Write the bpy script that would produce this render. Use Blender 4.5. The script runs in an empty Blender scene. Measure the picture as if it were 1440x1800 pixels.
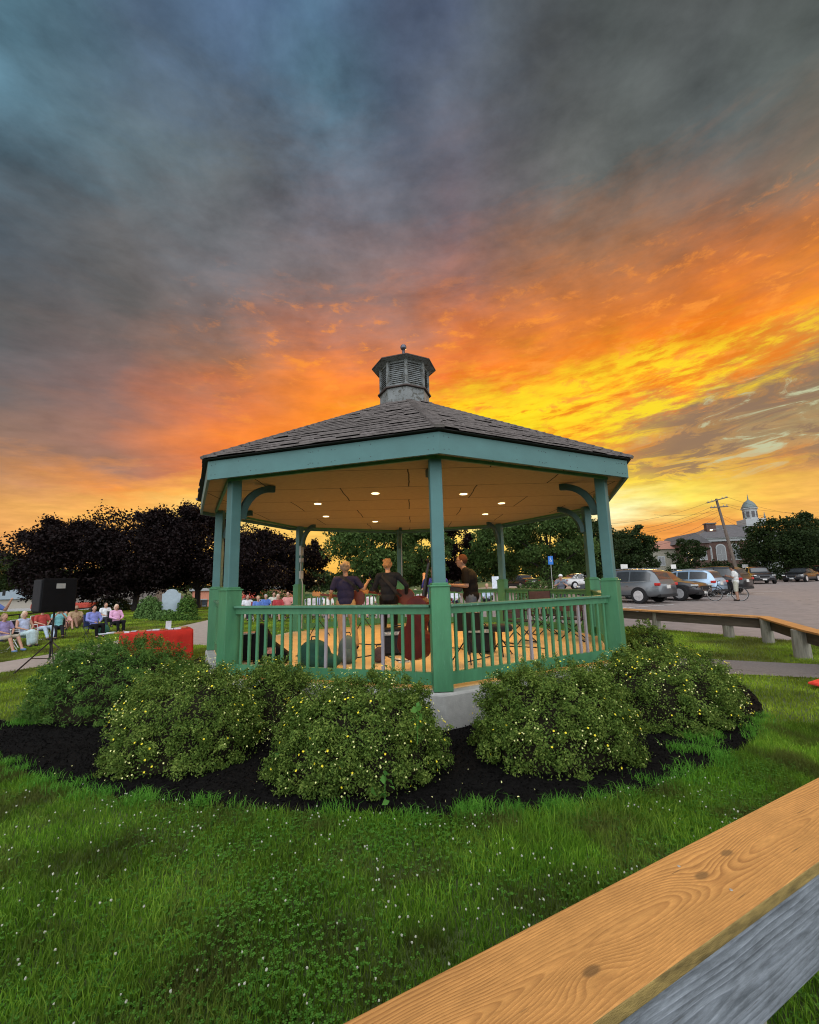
import bpy, bmesh, math, random
import numpy as np
from mathutils import Vector, Matrix
S = bpy.context.scene; COL = S.collection
random.seed(7); RNG = np.random.default_rng(7)
PI = math.pi; sin, cos = math.sin, math.cos

# ---------------------------------------------------------------- camera
FPX, PITCH, ROLL, EYE = 756.9, .1561, .0248, 1.8
cd = bpy.data.cameras.new('camera'); cam = bpy.data.objects.new('camera', cd); COL.objects.link(cam)
cd.sensor_fit = 'HORIZONTAL'; cd.sensor_width = 36; cd.lens = FPX/1440*36
cd.clip_start = .02; cd.clip_end = 3000
cam.matrix_world = Matrix.Translation((0, 0, EYE)) @ Matrix.Rotation(PI/2+PITCH, 4, 'X') @ Matrix.Rotation(-ROLL, 4, 'Z')
S.camera = cam
try: S.cycles.filter_width = 1.1
except Exception: pass
def at(px, py, Y):
    """a point of the place, from where it is seen and how far off it stands"""
    a, b = px-720, -(py-900); c, s = cos(ROLL), sin(ROLL)
    X, V = (a*c+b*s)/FPX, (-a*s+b*c)/FPX
    d = Vector((X, cos(PITCH)-V*sin(PITCH), sin(PITCH)+V*cos(PITCH)))
    return Vector((0, 0, EYE)) + d*(Y/d.y)

# ---------------------------------------------------------------- exposure, world, sun
vs = S.view_settings; vs.view_transform = 'Standard'; vs.look = 'None'; vs.exposure = 0; vs.gamma = 1; vs.use_curve_mapping = False
def lin(h):
    h = h.lstrip('#'); o = []
    for i in (0, 2, 4):
        c = int(h[i:i+2], 16)/255; o.append(c/12.92 if c <= .04045 else ((c+.055)/1.055)**2.4)
    return tuple(o)+(1,)
W = bpy.data.worlds.new('World'); S.world = W; W.use_nodes = True
class NT:
    def __init__(s, tree): s.t = tree; s.n = tree.nodes; s.l = tree.links
    def put(s, sock, v):
        if hasattr(v, 'is_linked') or isinstance(v, bpy.types.NodeSocket): s.l.new(v, sock)
        else: sock.default_value = v
    def math(s, op, a, b=None, c=None, clamp=False):
        n = s.n.new('ShaderNodeMath'); n.operation = op; n.use_clamp = clamp; s.put(n.inputs[0], a)
        if b is not None: s.put(n.inputs[1], b)
        if c is not None: s.put(n.inputs[2], c)
        return n.outputs[0]
    def vmath(s, op, a, b=None):
        n = s.n.new('ShaderNodeVectorMath'); n.operation = op; s.put(n.inputs[0], a)
        if b is not None: s.put(n.inputs['Scale'] if op == 'SCALE' else n.inputs[1], b)
        return n.outputs['Value'] if op in ('DOT_PRODUCT', 'LENGTH') else n.outputs[0]
    def mix(s, f, a, b, mode='MIX'):
        n = s.n.new('ShaderNodeMix'); n.data_type = 'RGBA'; n.blend_type = mode; n.clamp_factor = True
        s.put(n.inputs[0], f); s.put(n.inputs[6], a); s.put(n.inputs[7], b); return n.outputs[2]
    def rng(s, v, a, b, c=0., d=1., smooth=False):
        n = s.n.new('ShaderNodeMapRange'); n.interpolation_type = 'SMOOTHSTEP' if smooth else 'LINEAR'
        s.put(n.inputs[0], v); n.inputs[1].default_value = a; n.inputs[2].default_value = b; n.inputs[3].default_value = c; n.inputs[4].default_value = d
        return n.outputs[0]
    def ramp(s, f, stops, interp='LINEAR'):
        n = s.n.new('ShaderNodeValToRGB'); r = n.color_ramp; r.interpolation = interp
        while len(r.elements) < len(stops): r.elements.new(.5)
        for e, (p, c) in zip(r.elements, stops): e.position = p; e.color = c
        s.put(n.inputs[0], f); return n.outputs[0]
    def noise(s, v, scale, detail=4, rough=.55, dist=0., out=0):
        n = s.n.new('ShaderNodeTexNoise'); s.put(n.inputs['Vector'], v); n.inputs['Scale'].default_value = scale
        n.inputs['Detail'].default_value = detail; n.inputs['Roughness'].default_value = rough; n.inputs['Distortion'].default_value = dist
        return n.outputs[out]
    def comb(s, x, y, z=0.):
        n = s.n.new('ShaderNodeCombineXYZ'); s.put(n.inputs[0], x); s.put(n.inputs[1], y); s.put(n.inputs[2], z); return n.outputs[0]
    def sep(s, v):
        n = s.n.new('ShaderNodeSeparateXYZ'); s.put(n.inputs[0], v); return n.outputs
def build_world():
    t = NT(W.node_tree); t.n.clear()
    tc = t.n.new('ShaderNodeTexCoord'); d = tc.outputs['Generated']
    x, y, z = t.sep(d)[:]
    hyp = t.math('SQRT', t.math('ADD', t.math('MULTIPLY', x, x), t.math('MULTIPLY', y, y)))
    az = t.math('MULTIPLY', t.math('ARCTAN2', x, y), 180/PI)
    el = t.math('MULTIPLY', t.math('ARCTAN2', z, hyp), 180/PI)
    # the cloud deck: a plane overhead, seen in perspective towards the horizon
    k = t.math('DIVIDE', 1., t.math('ADD', t.math('MAXIMUM', z, 0.), .10))
    px, py = t.math('MULTIPLY', x, k), t.math('MULTIPLY', y, k)
    deck = t.comb(px, t.math('MULTIPLY', py, 1.15), 3.1)
    # streaks drawn out along bearing
    ca = t.comb(t.math('MULTIPLY', az, .035), t.math('MULTIPLY', t.math('SUBTRACT', el, t.math('MULTIPLY', az, .07)), .15), 7.)
    n1 = t.noise(deck, 2.0, 5, .55, .15); n2 = t.noise(deck, 5.2, 7, .6, .15); w1 = t.noise(ca, 1.3, 6, .6, .3); w2 = t.noise(ca, 3.8, 9, .68, .2)
    azw = t.math('ADD', az, t.math('MULTIPLY', t.math('SUBTRACT', w1, .5), 12.))
    damp = t.rng(el, 3, 22, .35, 1.)
    elw = t.math('ADD', el, t.math('MULTIPLY', damp, t.math('ADD', t.math('MULTIPLY', t.math('SUBTRACT', w2, .5), 7.), t.math('MULTIPLY', t.math('SUBTRACT', n1, .5), 9.))))
    AZ = (-48, -36, -24, -12, 0, 8, 16, 24, 32, 40, 48)
    ROWS = [
     (1, 'E8A860 E8A860 F0B060 F5B850 FFC050 FFC858 FFD060 F8B04A F0984A EE9C50 E89850'),
     (5, 'E0A060 F0A858 FFC868 FFC860 FFD060 FFD868 FFE070 F4A84A F09C4A F5B45A E8A860'),
     (8, 'D89860 FFC060 FFE488 FFC860 FFE080 FFEC90 FFF4A8 FFFFC8 FFEC68 FAC456 F0B060'),
     (11, 'B08868 F0984C FFC45C FF9838 FFB040 FFC848 FFD850 FFE050 F8D050 D99850 C08C58'),
     (14, '8C7568 A57A66 F58038 FF8A30 FF9A30 FFB030 FFC830 F0A040 C08C50 A88E68 A8946C'),
     (17.5, '746C68 A07668 FA8A3C FF8A30 FF9A30 FFB828 FFD820 F8B030 B08860 96785C 8C765E'),
     (21.5, '606468 8A6E68 DC7C4C FF8E2C FFA028 FFD020 FFE424 FFC424 FF9A28 F0A030 B88450'),
     (26, '555A5C 766662 A87458 F88838 F58440 F07C34 F58A2C F48A2A EE8022 EA7E22 EE8628'),
     (31, '505860 605D5C 82706C B87458 BC7656 D07644 D47A40 D47A3A C87438 C87238 B87444'),
     (37, '506470 5F6062 6C6A6E 80706E 886E6A 946A60 9A6C54 9C6C4E 94684C 886450 706458'),
     (44, '567686 586870 62686C 6A6C76 696870 6C6268 666264 606260 5C605E 565C5C 525856'),
     (52, '507080 54687E 566C84 5C7C90 525E70 5E6674 585E66 565A5C 545A5A 525656 505454'),
     (60, '506C88 506A88 526A8A 54708C 526078 52607A 54606C 545C64 525858 505656 505656')]
    u = t.rng(azw, -60, 60)
    prev = None; pe = None
    for e, cs in ROWS:
        c = t.ramp(u, [((a+60)/120, lin(h)) for a, h in zip(AZ, cs.split())])
        prev = c if prev is None else t.mix(t.rng(elw, pe, e), prev, c); pe = e
    col = prev
    # cloud relief: grey ragged streaks high up, bright torn edges low down
    hi = t.rng(el, 20, 42, 0, 1)
    relief = t.math('ADD', t.math('MULTIPLY', t.math('SUBTRACT', n2, .5), 1.5), t.math('MULTIPLY', t.math('SUBTRACT', n1, .5), 1.1))
    gain = t.math('ADD', t.rng(hi, 0, 1, 1.02, 1.14), t.math('MULTIPLY', relief, t.rng(hi, 0, 1, .35, 1.15)))
    col = t.mix(1., col, t.comb(gain, gain, gain), 'MULTIPLY')
    gap = t.math('MULTIPLY', t.math('MULTIPLY', t.rng(azw, 22, 33), t.rng(elw, 9.5, 12.5)), t.rng(t.math('SUBTRACT', elw, t.math('MULTIPLY', t.math('SUBTRACT', az, 30.), .20)), 18.0, 16.0))
    glow = t.math('MULTIPLY', t.math('MULTIPLY', t.math('MULTIPLY', t.rng(azw, -14, 6), t.rng(az, 62, 34, .35, 1.)), t.rng(elw, 31, 21, smooth=True)), t.math('MULTIPLY', t.rng(el, 9, 14), t.math('SUBTRACT', 1., gap)))
    fl = t.noise(t.vmath('ADD', ca, (5., 2., 0.)), 4.8, 12, .68, .15)
    yel = t.math('MULTIPLY', glow, t.rng(t.math('SUBTRACT', elw, t.math('MULTIPLY', az, .06)), 25, 20, .25, 1., True))
    col = t.mix(t.math('MULTIPLY', yel, t.rng(fl, .46, .60, 0, .9, True)), col, lin('FFE22C'))
    col = t.mix(t.math('MULTIPLY', glow, t.rng(fl, .49, .36, 0, .8, True)), col, lin('EC7822'))
    # small lit tufts between 24 and 38 degrees, right of centre
    tuft = t.noise(t.comb(t.math('MULTIPLY', az, .16), t.math('MULTIPLY', el, .42), 2.), 1.5, 9, .66, .3)
    tm = t.math('MULTIPLY', t.math('MULTIPLY', t.rng(tuft, .53, .68, 0, .8, True), t.rng(el, 38, 30)), t.math('MULTIPLY', t.rng(el, 14, 20), t.rng(az, -32, -12)))
    col = t.mix(tm, col, lin('FF9A3C'))
    # open sky between the grey clouds low on the right
    w3 = t.noise(t.vmath('ADD', ca, (1., 9., 0.)), 4.2, 9, .66, .8)
    col = t.mix(t.math('MULTIPLY', gap, t.rng(w3, .52, .44, 0., .85, True)), col, lin('927660'))
    col = t.mix(t.math('MULTIPLY', t.math('MULTIPLY', gap, t.rng(az, 26, 38)), t.rng(w3, .54, .64, 0, .9, True)), col, lin('C8CCA4'))
    # overhead and behind the viewer: unseen sky brightened, added as soft frontal fill
    sky = t.n.new('ShaderNodeTexSky'); sky.sky_type = 'NISHITA'; sky.sun_disc = False
    sky.sun_elevation = math.radians(6); sky.sun_rotation = math.radians(26); sky.altitude = 50
    pale = t.mix(.5, (.98*SKY_B, 1.0*SKY_B, 1.03*SKY_B, 1), t.vmath('SCALE', sky.outputs[0], .05), 'ADD')
    f = t.math('MAXIMUM', t.rng(el, 61, 78, smooth=True), t.rng(y, .05, -.30, smooth=True))
    col = t.mix(f, col, pale)
    col = t.mix(t.rng(z, 0., -.04), col, (.06, .06, .05, 1))
    bg = t.n.new('ShaderNodeBackground'); t.l.new(col, bg.inputs[0]); bg.inputs[1].default_value = 1.
    o = t.n.new('ShaderNodeOutputWorld'); t.l.new(bg.outputs[0], o.inputs[0])
SKY_B = 1.9
build_world()
sl = bpy.data.lights.new('sun', 'SUN'); sl.energy = 1.8; sl.angle = math.radians(11); sl.color = (1, .58, .22)
so = bpy.data.objects.new('sun', sl); COL.objects.link(so)
sd = Vector((sin(math.radians(26))*cos(math.radians(6)), cos(math.radians(26))*cos(math.radians(6)), sin(math.radians(6))))
so.rotation_euler = sd.to_track_quat('Z', 'Y').to_euler()

# ---------------------------------------------------------------- materials
MATS = {}
def mat(name, col, rough=.6, metal=0., vary=.18, scale=8., bump=0., bscale=60., emit=None, es=1., spec=.4, trans=0., stretch=None, dirt=None):
    if name in MATS: return MATS[name]
    m = bpy.data.materials.new(name); m.use_nodes = True; t = NT(m.node_tree); b = t.n['Principled BSDF']
    if isinstance(col, str): col = lin(col)
    col = tuple(col[:3])+(1,)
    tc = t.n.new('ShaderNodeTexCoord').outputs['Object']
    v = tc if stretch is None else t.vmath('MULTIPLY', tc, stretch)
    n = t.noise(v, scale, 5, .6)
    dk = tuple(c*(1-vary) for c in col[:3])+(1,); lt = tuple(min(1, c*(1+vary)) for c in col[:3])+(1,)
    c = t.ramp(n, [(.3, dk), (.7, lt)])
    if dirt:
        dn = t.noise(v, dirt[1], 6, .7)
        c = t.mix(t.rng(dn, dirt[2], dirt[2]+.1), c, tuple(dirt[0][:3])+(1,))
    t.l.new(c, b.inputs['Base Color']); b.inputs['Roughness'].default_value = rough; b.inputs['Metallic'].default_value = metal
    b.inputs['Specular IOR Level'].default_value = spec
    if bump:
        bn = t.n.new('ShaderNodeBump'); bn.inputs['Strength'].default_value = bump; bn.inputs['Distance'].default_value = .01
        t.l.new(t.noise(v, bscale, 5, .6), bn.inputs['Height']); t.l.new(bn.outputs[0], b.inputs['Normal'])
    if emit: b.inputs['Emission Color'].default_value = tuple(emit[:3])+(1,); b.inputs['Emission Strength'].default_value = es
    MATS[name] = m; return m
def leafmat(name, c1, c2, c3, rough=.55, trans=.3, nscale=2.5, patch=None):
    """leaf colours differ from leaf to leaf and from sprig to sprig"""
    m = bpy.data.materials.new(name); m.use_nodes = True; t = NT(m.node_tree); b = t.n['Principled BSDF']
    g = t.n.new('ShaderNodeNewGeometry'); r = g.outputs['Random Per Island']
    n = t.noise(g.outputs['Position'], nscale, 3)
    f = t.math('ADD', t.math('MULTIPLY', r, .6), t.math('MULTIPLY', t.rng(n, .3, .7), .4))
    c = t.ramp(f, [(0, tuple(c1)+(1,)), (.5, tuple(c2)+(1,)), (1, tuple(c3)+(1,))])
    if patch:
        pn = t.noise(g.outputs['Position'], patch[1], 4, .6); c = t.mix(t.math('MULTIPLY', t.rng(pn, .44, .64, 0, 1, True), .8), c, t.mix(r, tuple(patch[0])+(1,), tuple(q*.5 for q in patch[0])+(1,)))
        p2 = t.noise(t.vmath('ADD', g.outputs['Position'], (9., 3., 0.)), .9, 3, .5); f = t.rng(p2, .35, .65, .55, 1.35); c = t.mix(1., c, t.comb(f, f, f), 'MULTIPLY')
    t.l.new(c, b.inputs['Base Color']); b.inputs['Roughness'].default_value = rough; b.inputs['Specular IOR Level'].default_value = .12
    tr = t.n.new('ShaderNodeBsdfTranslucent'); t.l.new(c, tr.inputs[0])
    mx = t.n.new('ShaderNodeMixShader'); mx.inputs[0].default_value = trans
    t.l.new(b.outputs[0], mx.inputs[1]); t.l.new(tr.outputs[0], mx.inputs[2]); t.l.new(mx.outputs[0], t.n['Material Output'].inputs[0])
    MATS[name] = m; return m

# ---------------------------------------------------------------- mesh tools
class MB:
    def __init__(s): s.v = []; s.f = []
    def add(s, vs, fs):
        o = len(s.v); s.v += [tuple(v) for v in vs]; s.f += [tuple(i+o for i in f) for f in fs]; return s
    def box(s, c, size, rz=0, rx=0, M=None):
        hx, hy, hz = [q/2 for q in size]; R = Matrix.Translation(c) @ Matrix.Rotation(rz, 4, 'Z') @ Matrix.Rotation(rx, 4, 'X')
        if M is not None: R = M @ R
        vs = [R @ Vector((a*hx, b*hy, d*hz)) for d in (-1, 1) for a, b in ((-1, -1), (1, -1), (1, 1), (-1, 1))]
        return s.add(vs, [(3, 2, 1, 0), (4, 5, 6, 7), (0, 1, 5, 4), (1, 2, 6, 5), (2, 3, 7, 6), (3, 0, 4, 7)])
    def beam(s, a, b, w, h, up=(0, 0, 1)):
        a, b = Vector(a), Vector(b); d = (b-a).normalized(); x = d.cross(Vector(up)); 
        if x.length < 1e-4: x = Vector((1, 0, 0))
        x.normalize(); u = x.cross(d); vs = []
        for p in (a, b):
            for i, j in ((-1, -1), (1, -1), (1, 1), (-1, 1)): vs.append(p+x*(i*w/2)+u*(j*h/2))
        return s.add(vs, [(0, 1, 2, 3), (7, 6, 5, 4), (0, 4, 5, 1), (1, 5, 6, 2), (2, 6, 7, 3), (3, 7, 4, 0)])
    def tube(s, pts, r, n=8, cap=True):
        pts = [Vector(p) for p in pts]; rs = r if isinstance(r, (list, tuple)) else [r]*len(pts); vs = []; fs = []
        ref = Vector((0, 0, 1)) if abs((pts[-1]-pts[0]).normalized().z) < .9 else Vector((1, 0, 0))
        for i, p in enumerate(pts):
            d = (pts[min(i+1, len(pts)-1)]-pts[max(i-1, 0)]).normalized(); x = d.cross(ref)
            if x.length < 1e-5: x = Vector((1, 0, 0))
            x.normalize(); y = d.cross(x)
            for k in range(n): a = 2*PI*k/n; vs.append(p+(x*cos(a)+y*sin(a))*rs[i])
        for i in range(len(pts)-1):
            for k in range(n): fs.append((i*n+k, i*n+(k+1) % n, (i+1)*n+(k+1) % n, (i+1)*n+k))
        if cap: fs.append(tuple(range(n-1, -1, -1))); fs.append(tuple((len(pts)-1)*n+k for k in range(n)))
        return s.add(vs, fs)
    def ball(s, c, r, n=8, m=6, M=None):
        r = (r, r, r) if not isinstance(r, (tuple, list)) else r; c = Vector(c); vs = [Vector((0, 0, -1))]
        for i in range(1, m):
            t = -PI/2+PI*i/m
            for k in range(n): a = 2*PI*k/n; vs.append(Vector((cos(t)*cos(a), cos(t)*sin(a), sin(t))))
        vs.append(Vector((0, 0, 1))); fs = []
        for k in range(n):
            fs.append((0, 1+(k+1) % n, 1+k))
            for i in range(m-2): fs.append((1+i*n+k, 1+i*n+(k+1) % n, 1+(i+1)*n+(k+1) % n, 1+(i+1)*n+k))
            fs.append((1+(m-2)*n+k, 1+(m-2)*n+(k+1) % n, len(vs)-1))
        out = []
        for v in vs:
            q = Vector((v.x*r[0], v.y*r[1], v.z*r[2]))
            if M is not None: q = M @ q
            out.append(q+c)
        return s.add(out, fs)
    def capsule(s, a, ra, b, rb, n=10):
        a, b = Vector(a), Vector(b); d = (b-a); L = d.length
        if L < 1e-6: return s.ball(a, ra, n)
        d.normalize(); st = []
        for i in range(4): t = PI/2*i/3; st.append((a-d*ra*cos(t), max(ra*sin(t), 1e-4)))
        for i in range(3, -1, -1): t = PI/2*i/3; st.append((b+d*rb*cos(t), max(rb*sin(t), 1e-4)))
        return s.tube([p for p, _ in st], [r for _, r in st], n)
    def prism(s, poly, z0, z1, M=None):
        n = len(poly); vs = [Vector((p[0], p[1], z)) for z in (z0, z1) for p in poly]
        if M is not None: vs = [M @ v for v in vs]
        return s.add(vs, [tuple(range(n-1, -1, -1)), tuple(range(n, 2*n))]+[(i, (i+1) % n, n+(i+1) % n, n+i) for i in range(n)])
    def lathe(s, prof, n=16, c=(0, 0, 0), M=None):
        vs = []; fs = []; c = Vector(c)
        for r, z in prof:
            for k in range(n):
                a = 2*PI*k/n; q = Vector((r*cos(a), r*sin(a), z)); q = M @ q if M is not None else q; vs.append(q+c)
        for i in range(len(prof)-1):
            for k in range(n): fs.append((i*n+k, i*n+(k+1) % n, (i+1)*n+(k+1) % n, (i+1)*n+k))
        fs.append(tuple(range(n-1, -1, -1))); fs.append(tuple((len(prof)-1)*n+k for k in range(n)))
        return s.add(vs, fs)
    def build(s, name, m, parent=None, smooth=False, bevel=0, remesh=0, subsurf=0):
        me = bpy.data.meshes.new(name); me.from_pydata(s.v, [], s.f); me.update()
        bm = bmesh.new(); bm.from_mesh(me); bmesh.ops.recalc_face_normals(bm, faces=bm.faces); bm.to_mesh(me); bm.free()
        me.materials.append(MATS[m] if isinstance(m, str) else m)
        if smooth: me.polygons.foreach_set('use_smooth', [True]*len(me.polygons))
        o = bpy.data.objects.new(name, me); COL.objects.link(o)
        if parent is not None: o.parent = parent
        if remesh:
            q = o.modifiers.new('remesh', 'REMESH'); q.mode = 'VOXEL'; q.voxel_size = remesh; q.use_smooth_shade = True
            q = o.modifiers.new('smooth', 'SMOOTH'); q.iterations = 3; q.factor = .5
        if bevel:
            q = o.modifiers.new('bevel', 'BEVEL'); q.width = bevel; q.segments = 2; q.limit_method = 'ANGLE'
        if subsurf: q = o.modifiers.new('sub', 'SUBSURF'); q.levels = subsurf; q.render_levels = subsurf
        return o
def np_obj(name, V, F, m, parent=None, smooth=False):
    """V (n,3); F (k,3|4)"""
    me = bpy.data.meshes.new(name); V = np.asarray(V, np.float32); F = np.asarray(F, np.int32); k = F.shape[1]
    me.vertices.add(len(V)); me.vertices.foreach_set('co', V.ravel()); me.loops.add(F.size); me.loops.foreach_set('vertex_index', F.ravel())
    me.polygons.add(len(F)); me.polygons.foreach_set('loop_start', np.arange(0, F.size, k, dtype=np.int32))
    me.polygons.foreach_set('loop_total', np.full(len(F), k, np.int32))
    if smooth: me.polygons.foreach_set('use_smooth', np.ones(len(F), bool))
    me.update(calc_edges=True); me.materials.append(MATS[m] if isinstance(m, str) else m)
    o = bpy.data.objects.new(name, me); COL.objects.link(o)
    if parent is not None: o.parent = parent
    return o
def tag(o, label=None, cat=None, group=None, kind=None):
    if label: o['label'] = label
    if cat: o['category'] = cat
    if group: o['group'] = group
    if kind: o['kind'] = kind
    return o
def empty(name, loc=(0, 0, 0), rz=0., label=None, cat=None, group=None, parent=None):
    o = bpy.data.objects.new(name, None); COL.objects.link(o); o.location = loc; o.rotation_euler = (0, 0, rz)
    o.empty_display_size = .2
    if parent is not None: o.parent = parent
    return tag(o, label, cat, group)
def copy_tree(o, parent=None):
    c = o.copy(); COL.objects.link(c); c.parent = parent
    for ch in list(o.children): copy_tree(ch, c)
    return c

# ---------------------------------------------------------------- terrain
def sst(a, b, x):
    t = np.clip((np.asarray(x, float)-a)/(b-a), 0, 1); return t*t*(3-2*t)
def gz(x, y):
    x = np.asarray(x, float); y = np.asarray(y, float)
    lot = np.clip((y-9)*.024, 0, .312)+np.clip((y-22)*.0115, 0, .3)
    hill = -np.clip((y-36)*.22, 0, 2.6)
    r = sst(-2, 9, x); return lot*r+hill*(1-sst(-8, 2, x))
def gzf(x, y): return float(gz(x, y))

mat('lawn_ground', (.075, .105, .03), .95, vary=.5, scale=1.3, bump=.9, bscale=90)
mat('mulch', (.0065, .0058, .0055), .98, spec=.1, vary=.6, scale=40, bump=1., bscale=120)
mat('concrete_path', (.36, .30, .26), .9, vary=.12, scale=5, bump=.3)
mat('asphalt_path', (.16, .145, .14), .95, vary=.2, scale=30, bump=.5, bscale=200)
mat('asphalt', (.25, .21, .195), .9, vary=.14, scale=3, bump=.4, bscale=150, dirt=((.18, .155, .145), 1.2, .58))
def cracks(name, scale, w, dark):
    m = MATS[name]; t = NT(m.node_tree); b = t.n['Principled BSDF']; src = b.inputs['Base Color'].links[0].from_socket; tc = t.n.new('ShaderNodeTexCoord').outputs['Object']
    v = t.vmath('ADD', tc, t.vmath('SCALE', t.noise(tc, 1.2, 5, .6, 0, 1), .5)); vo = t.n.new('ShaderNodeTexVoronoi'); vo.feature = 'DISTANCE_TO_EDGE'; vo.inputs['Scale'].default_value = scale; t.l.new(v, vo.inputs['Vector'])
    msk = t.math('MULTIPLY', t.rng(vo.outputs[0], w, w*.4, 0, .8), t.rng(t.noise(tc, .25, 2), .45, .6))
    st = t.rng(t.noise(t.vmath('ADD', tc, (40., 0., 0.)), .5, 5, .7), .62, .70, 0, .45)
    c = t.mix(st, t.mix(msk, src, tuple(dark)+(1,)), tuple(q*2 for q in dark)+(1,)); t.l.new(c, b.inputs['Base Color'])
cracks('asphalt', .22, .006, (.06, .052, .05)); cracks('concrete_path', .5, .008, (.12, .10, .09)); cracks('asphalt_path', .6, .008, (.05, .045, .045))
mat('line_paint', (.62, .6, .58), .8, vary=.15, scale=12)
mat('concrete', (.40, .40, .38), .9, vary=.16, scale=6, bump=.4, dirt=((.22, .22, .2), 5, .6))
def grid_sheet(name, xs, ys, m, dz=0., kind='structure'):
    X, Y = np.meshgrid(xs, ys); Z = gz(X, Y)+dz
    V = np.stack([X.ravel(), Y.ravel(), Z.ravel()], 1); nx = len(xs)
    i = np.arange((len(xs)-1)*(len(ys)-1)); r, c = i//(nx-1), i % (nx-1); a = r*nx+c
    return tag(np_obj(name, V, np.stack([a, a+1, a+nx+1, a+nx], 1), m, smooth=True), kind=kind)
def poly_sheet(name, poly, m, dz, step=.5, kind='structure'):
    bm = bmesh.new(); bm.faces.new([bm.verts.new((p[0], p[1], 0)) for p in poly])
    for ax in (0, 1):
        lo = min(p[ax] for p in poly); hi = max(p[ax] for p in poly); k = math.floor(lo/step)*step+step
        while k < hi:
            co = (k, 0, 0) if ax == 0 else (0, k, 0); no = (1, 0, 0) if ax == 0 else (0, 1, 0)
            bmesh.ops.bisect_plane(bm, geom=bm.verts[:]+bm.edges[:]+bm.faces[:], plane_co=co, plane_no=no); k += step
    bmesh.ops.triangulate(bm, faces=bm.faces)
    for v in bm.verts: v.co.z = gzf(v.co.x, v.co.y)+dz
    bmesh.ops.recalc_face_normals(bm, faces=bm.faces)
    me = bpy.data.meshes.new(name); bm.to_mesh(me); bm.free(); me.materials.append(MATS[m])
    if me.polygons[0].normal.z < 0: me.flip_normals()
    o = bpy.data.objects.new(name, me); COL.objects.link(o); return tag(o, kind=kind)
def smooth_poly(pts, n=6):
    out = []; N = len(pts)
    for i in range(N):
        p0, p1, p2, p3 = [Vector(pts[(i+k-1) % N]+(0,)) for k in range(4)]
        for j in range(n):
            t = j/n; q = .5*((2*p1)+(p2-p0)*t+(2*p0-5*p1+4*p2-p3)*t*t+(3*p1-p0-3*p2+p3)*t**3); out.append((q.x, q.y))
    return out
def axis(lo, hi, step, far, n): 
    a = np.arange(lo, hi+1e-6, step); g = np.geomspace(1, far, n); return np.concatenate([lo-g[::-1], a, hi+g])
grid_sheet('lawn', axis(-30, 40, .5, 900, 14), np.concatenate([np.array([-60, -20, -5.]), np.arange(-2, 80.1, .5), 80+np.geomspace(1, 1200, 14)]), 'lawn_ground')
BED = [(-7.6, 6.7), (-5.8, 5.55), (-4.26, 4.76), (-2.95, 4.13), (-2.05, 3.9), (-1.14, 3.72), (-.14, 3.6), (.72, 3.57), (1.41, 3.7), (2.32, 4.08), (3.14, 4.58), (3.9, 5.2),
       (4.9, 6.5), (5.6, 8.2), (5.9, 10), (4.6, 12), (0, 14.6), (-4.8, 12.2), (-5.3, 10.4), (-5.3, 8.4), (-5.0, 6.7), (-5.25, 6.15), (-6.3, 6.7), (-7.9, 7.9)]
BEDS = smooth_poly(BED, 5)
poly_sheet('mulch_bed', BEDS, 'mulch', .008)
poly_sheet('footpath', [(-14, 7.2), (-10.6, 8.5), (-9.0, 9.8), (-8.2, 11.6), (-7.6, 13.6), (-6.4, 13.4), (-5.0, 12.6), (-4.6, 13.6), (-6.4, 15.4), (-7.6, 17.2), (-8.4, 22), (-11.0, 30), (-13.2, 30),
    (-10.5, 22.8), (-10.1, 17), (-9.9, 13), (-10.3, 11.2), (-11.6, 10.1), (-15, 9.0)], 'concrete_path', .012)
poly_sheet('asphalt_path', smooth_poly([(4.75, 8.9), (5.0, 8.25), (5.6, 8.0), (6.8, 7.52), (9, 6.6), (12, 5.6), (12, 6.9), (9.2, 7.9), (7.7, 8.6), (6.2, 9.3), (5.2, 9.7)], 4), 'asphalt_path', .016)
poly_sheet('parking_lot', [(-6, 24), (2, 18.5), (6.4, 15.0), (9.6, 11.0), (12.5, 9.5), (60, 9.5), (90, 40), (90, 62), (14, 62), (6, 50), (-3, 34)], 'asphalt', .012, step=1.)
RW = Vector((.85, .53, 0)).normalized(); HD = Vector((-.53, .85, 0)).normalized()   # along the row of stalls / nose direction
mb = MB()
def stripe(a, b, w=.1):
    a, b = Vector(a), Vector(b); d = (b-a).normalized(); n = Vector((-d.y, d.x))*w/2; N = 8
    for i in range(N):
        p, q = a.lerp(b, i/N), a.lerp(b, (i+1)/N); vs = [p-n, q-n, q+n, p+n]
        mb.add([(v.x, v.y, gzf(v.x, v.y)+.024) for v in vs], [(0, 1, 2, 3)])
for k in range(-1, 7):
    c = Vector((11.0, 20.6)) + Vector((RW.x, RW.y))*(k*2.85-1.2); stripe(c, c+Vector((HD.x, HD.y))*5.2)
stripe((7.2, 17.8), (10.4, 18.9)); stripe((7.6, 19.3), (12.6, 21.2))
tag(mb.build('parking_lines', 'line_paint'), kind='structure')

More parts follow.
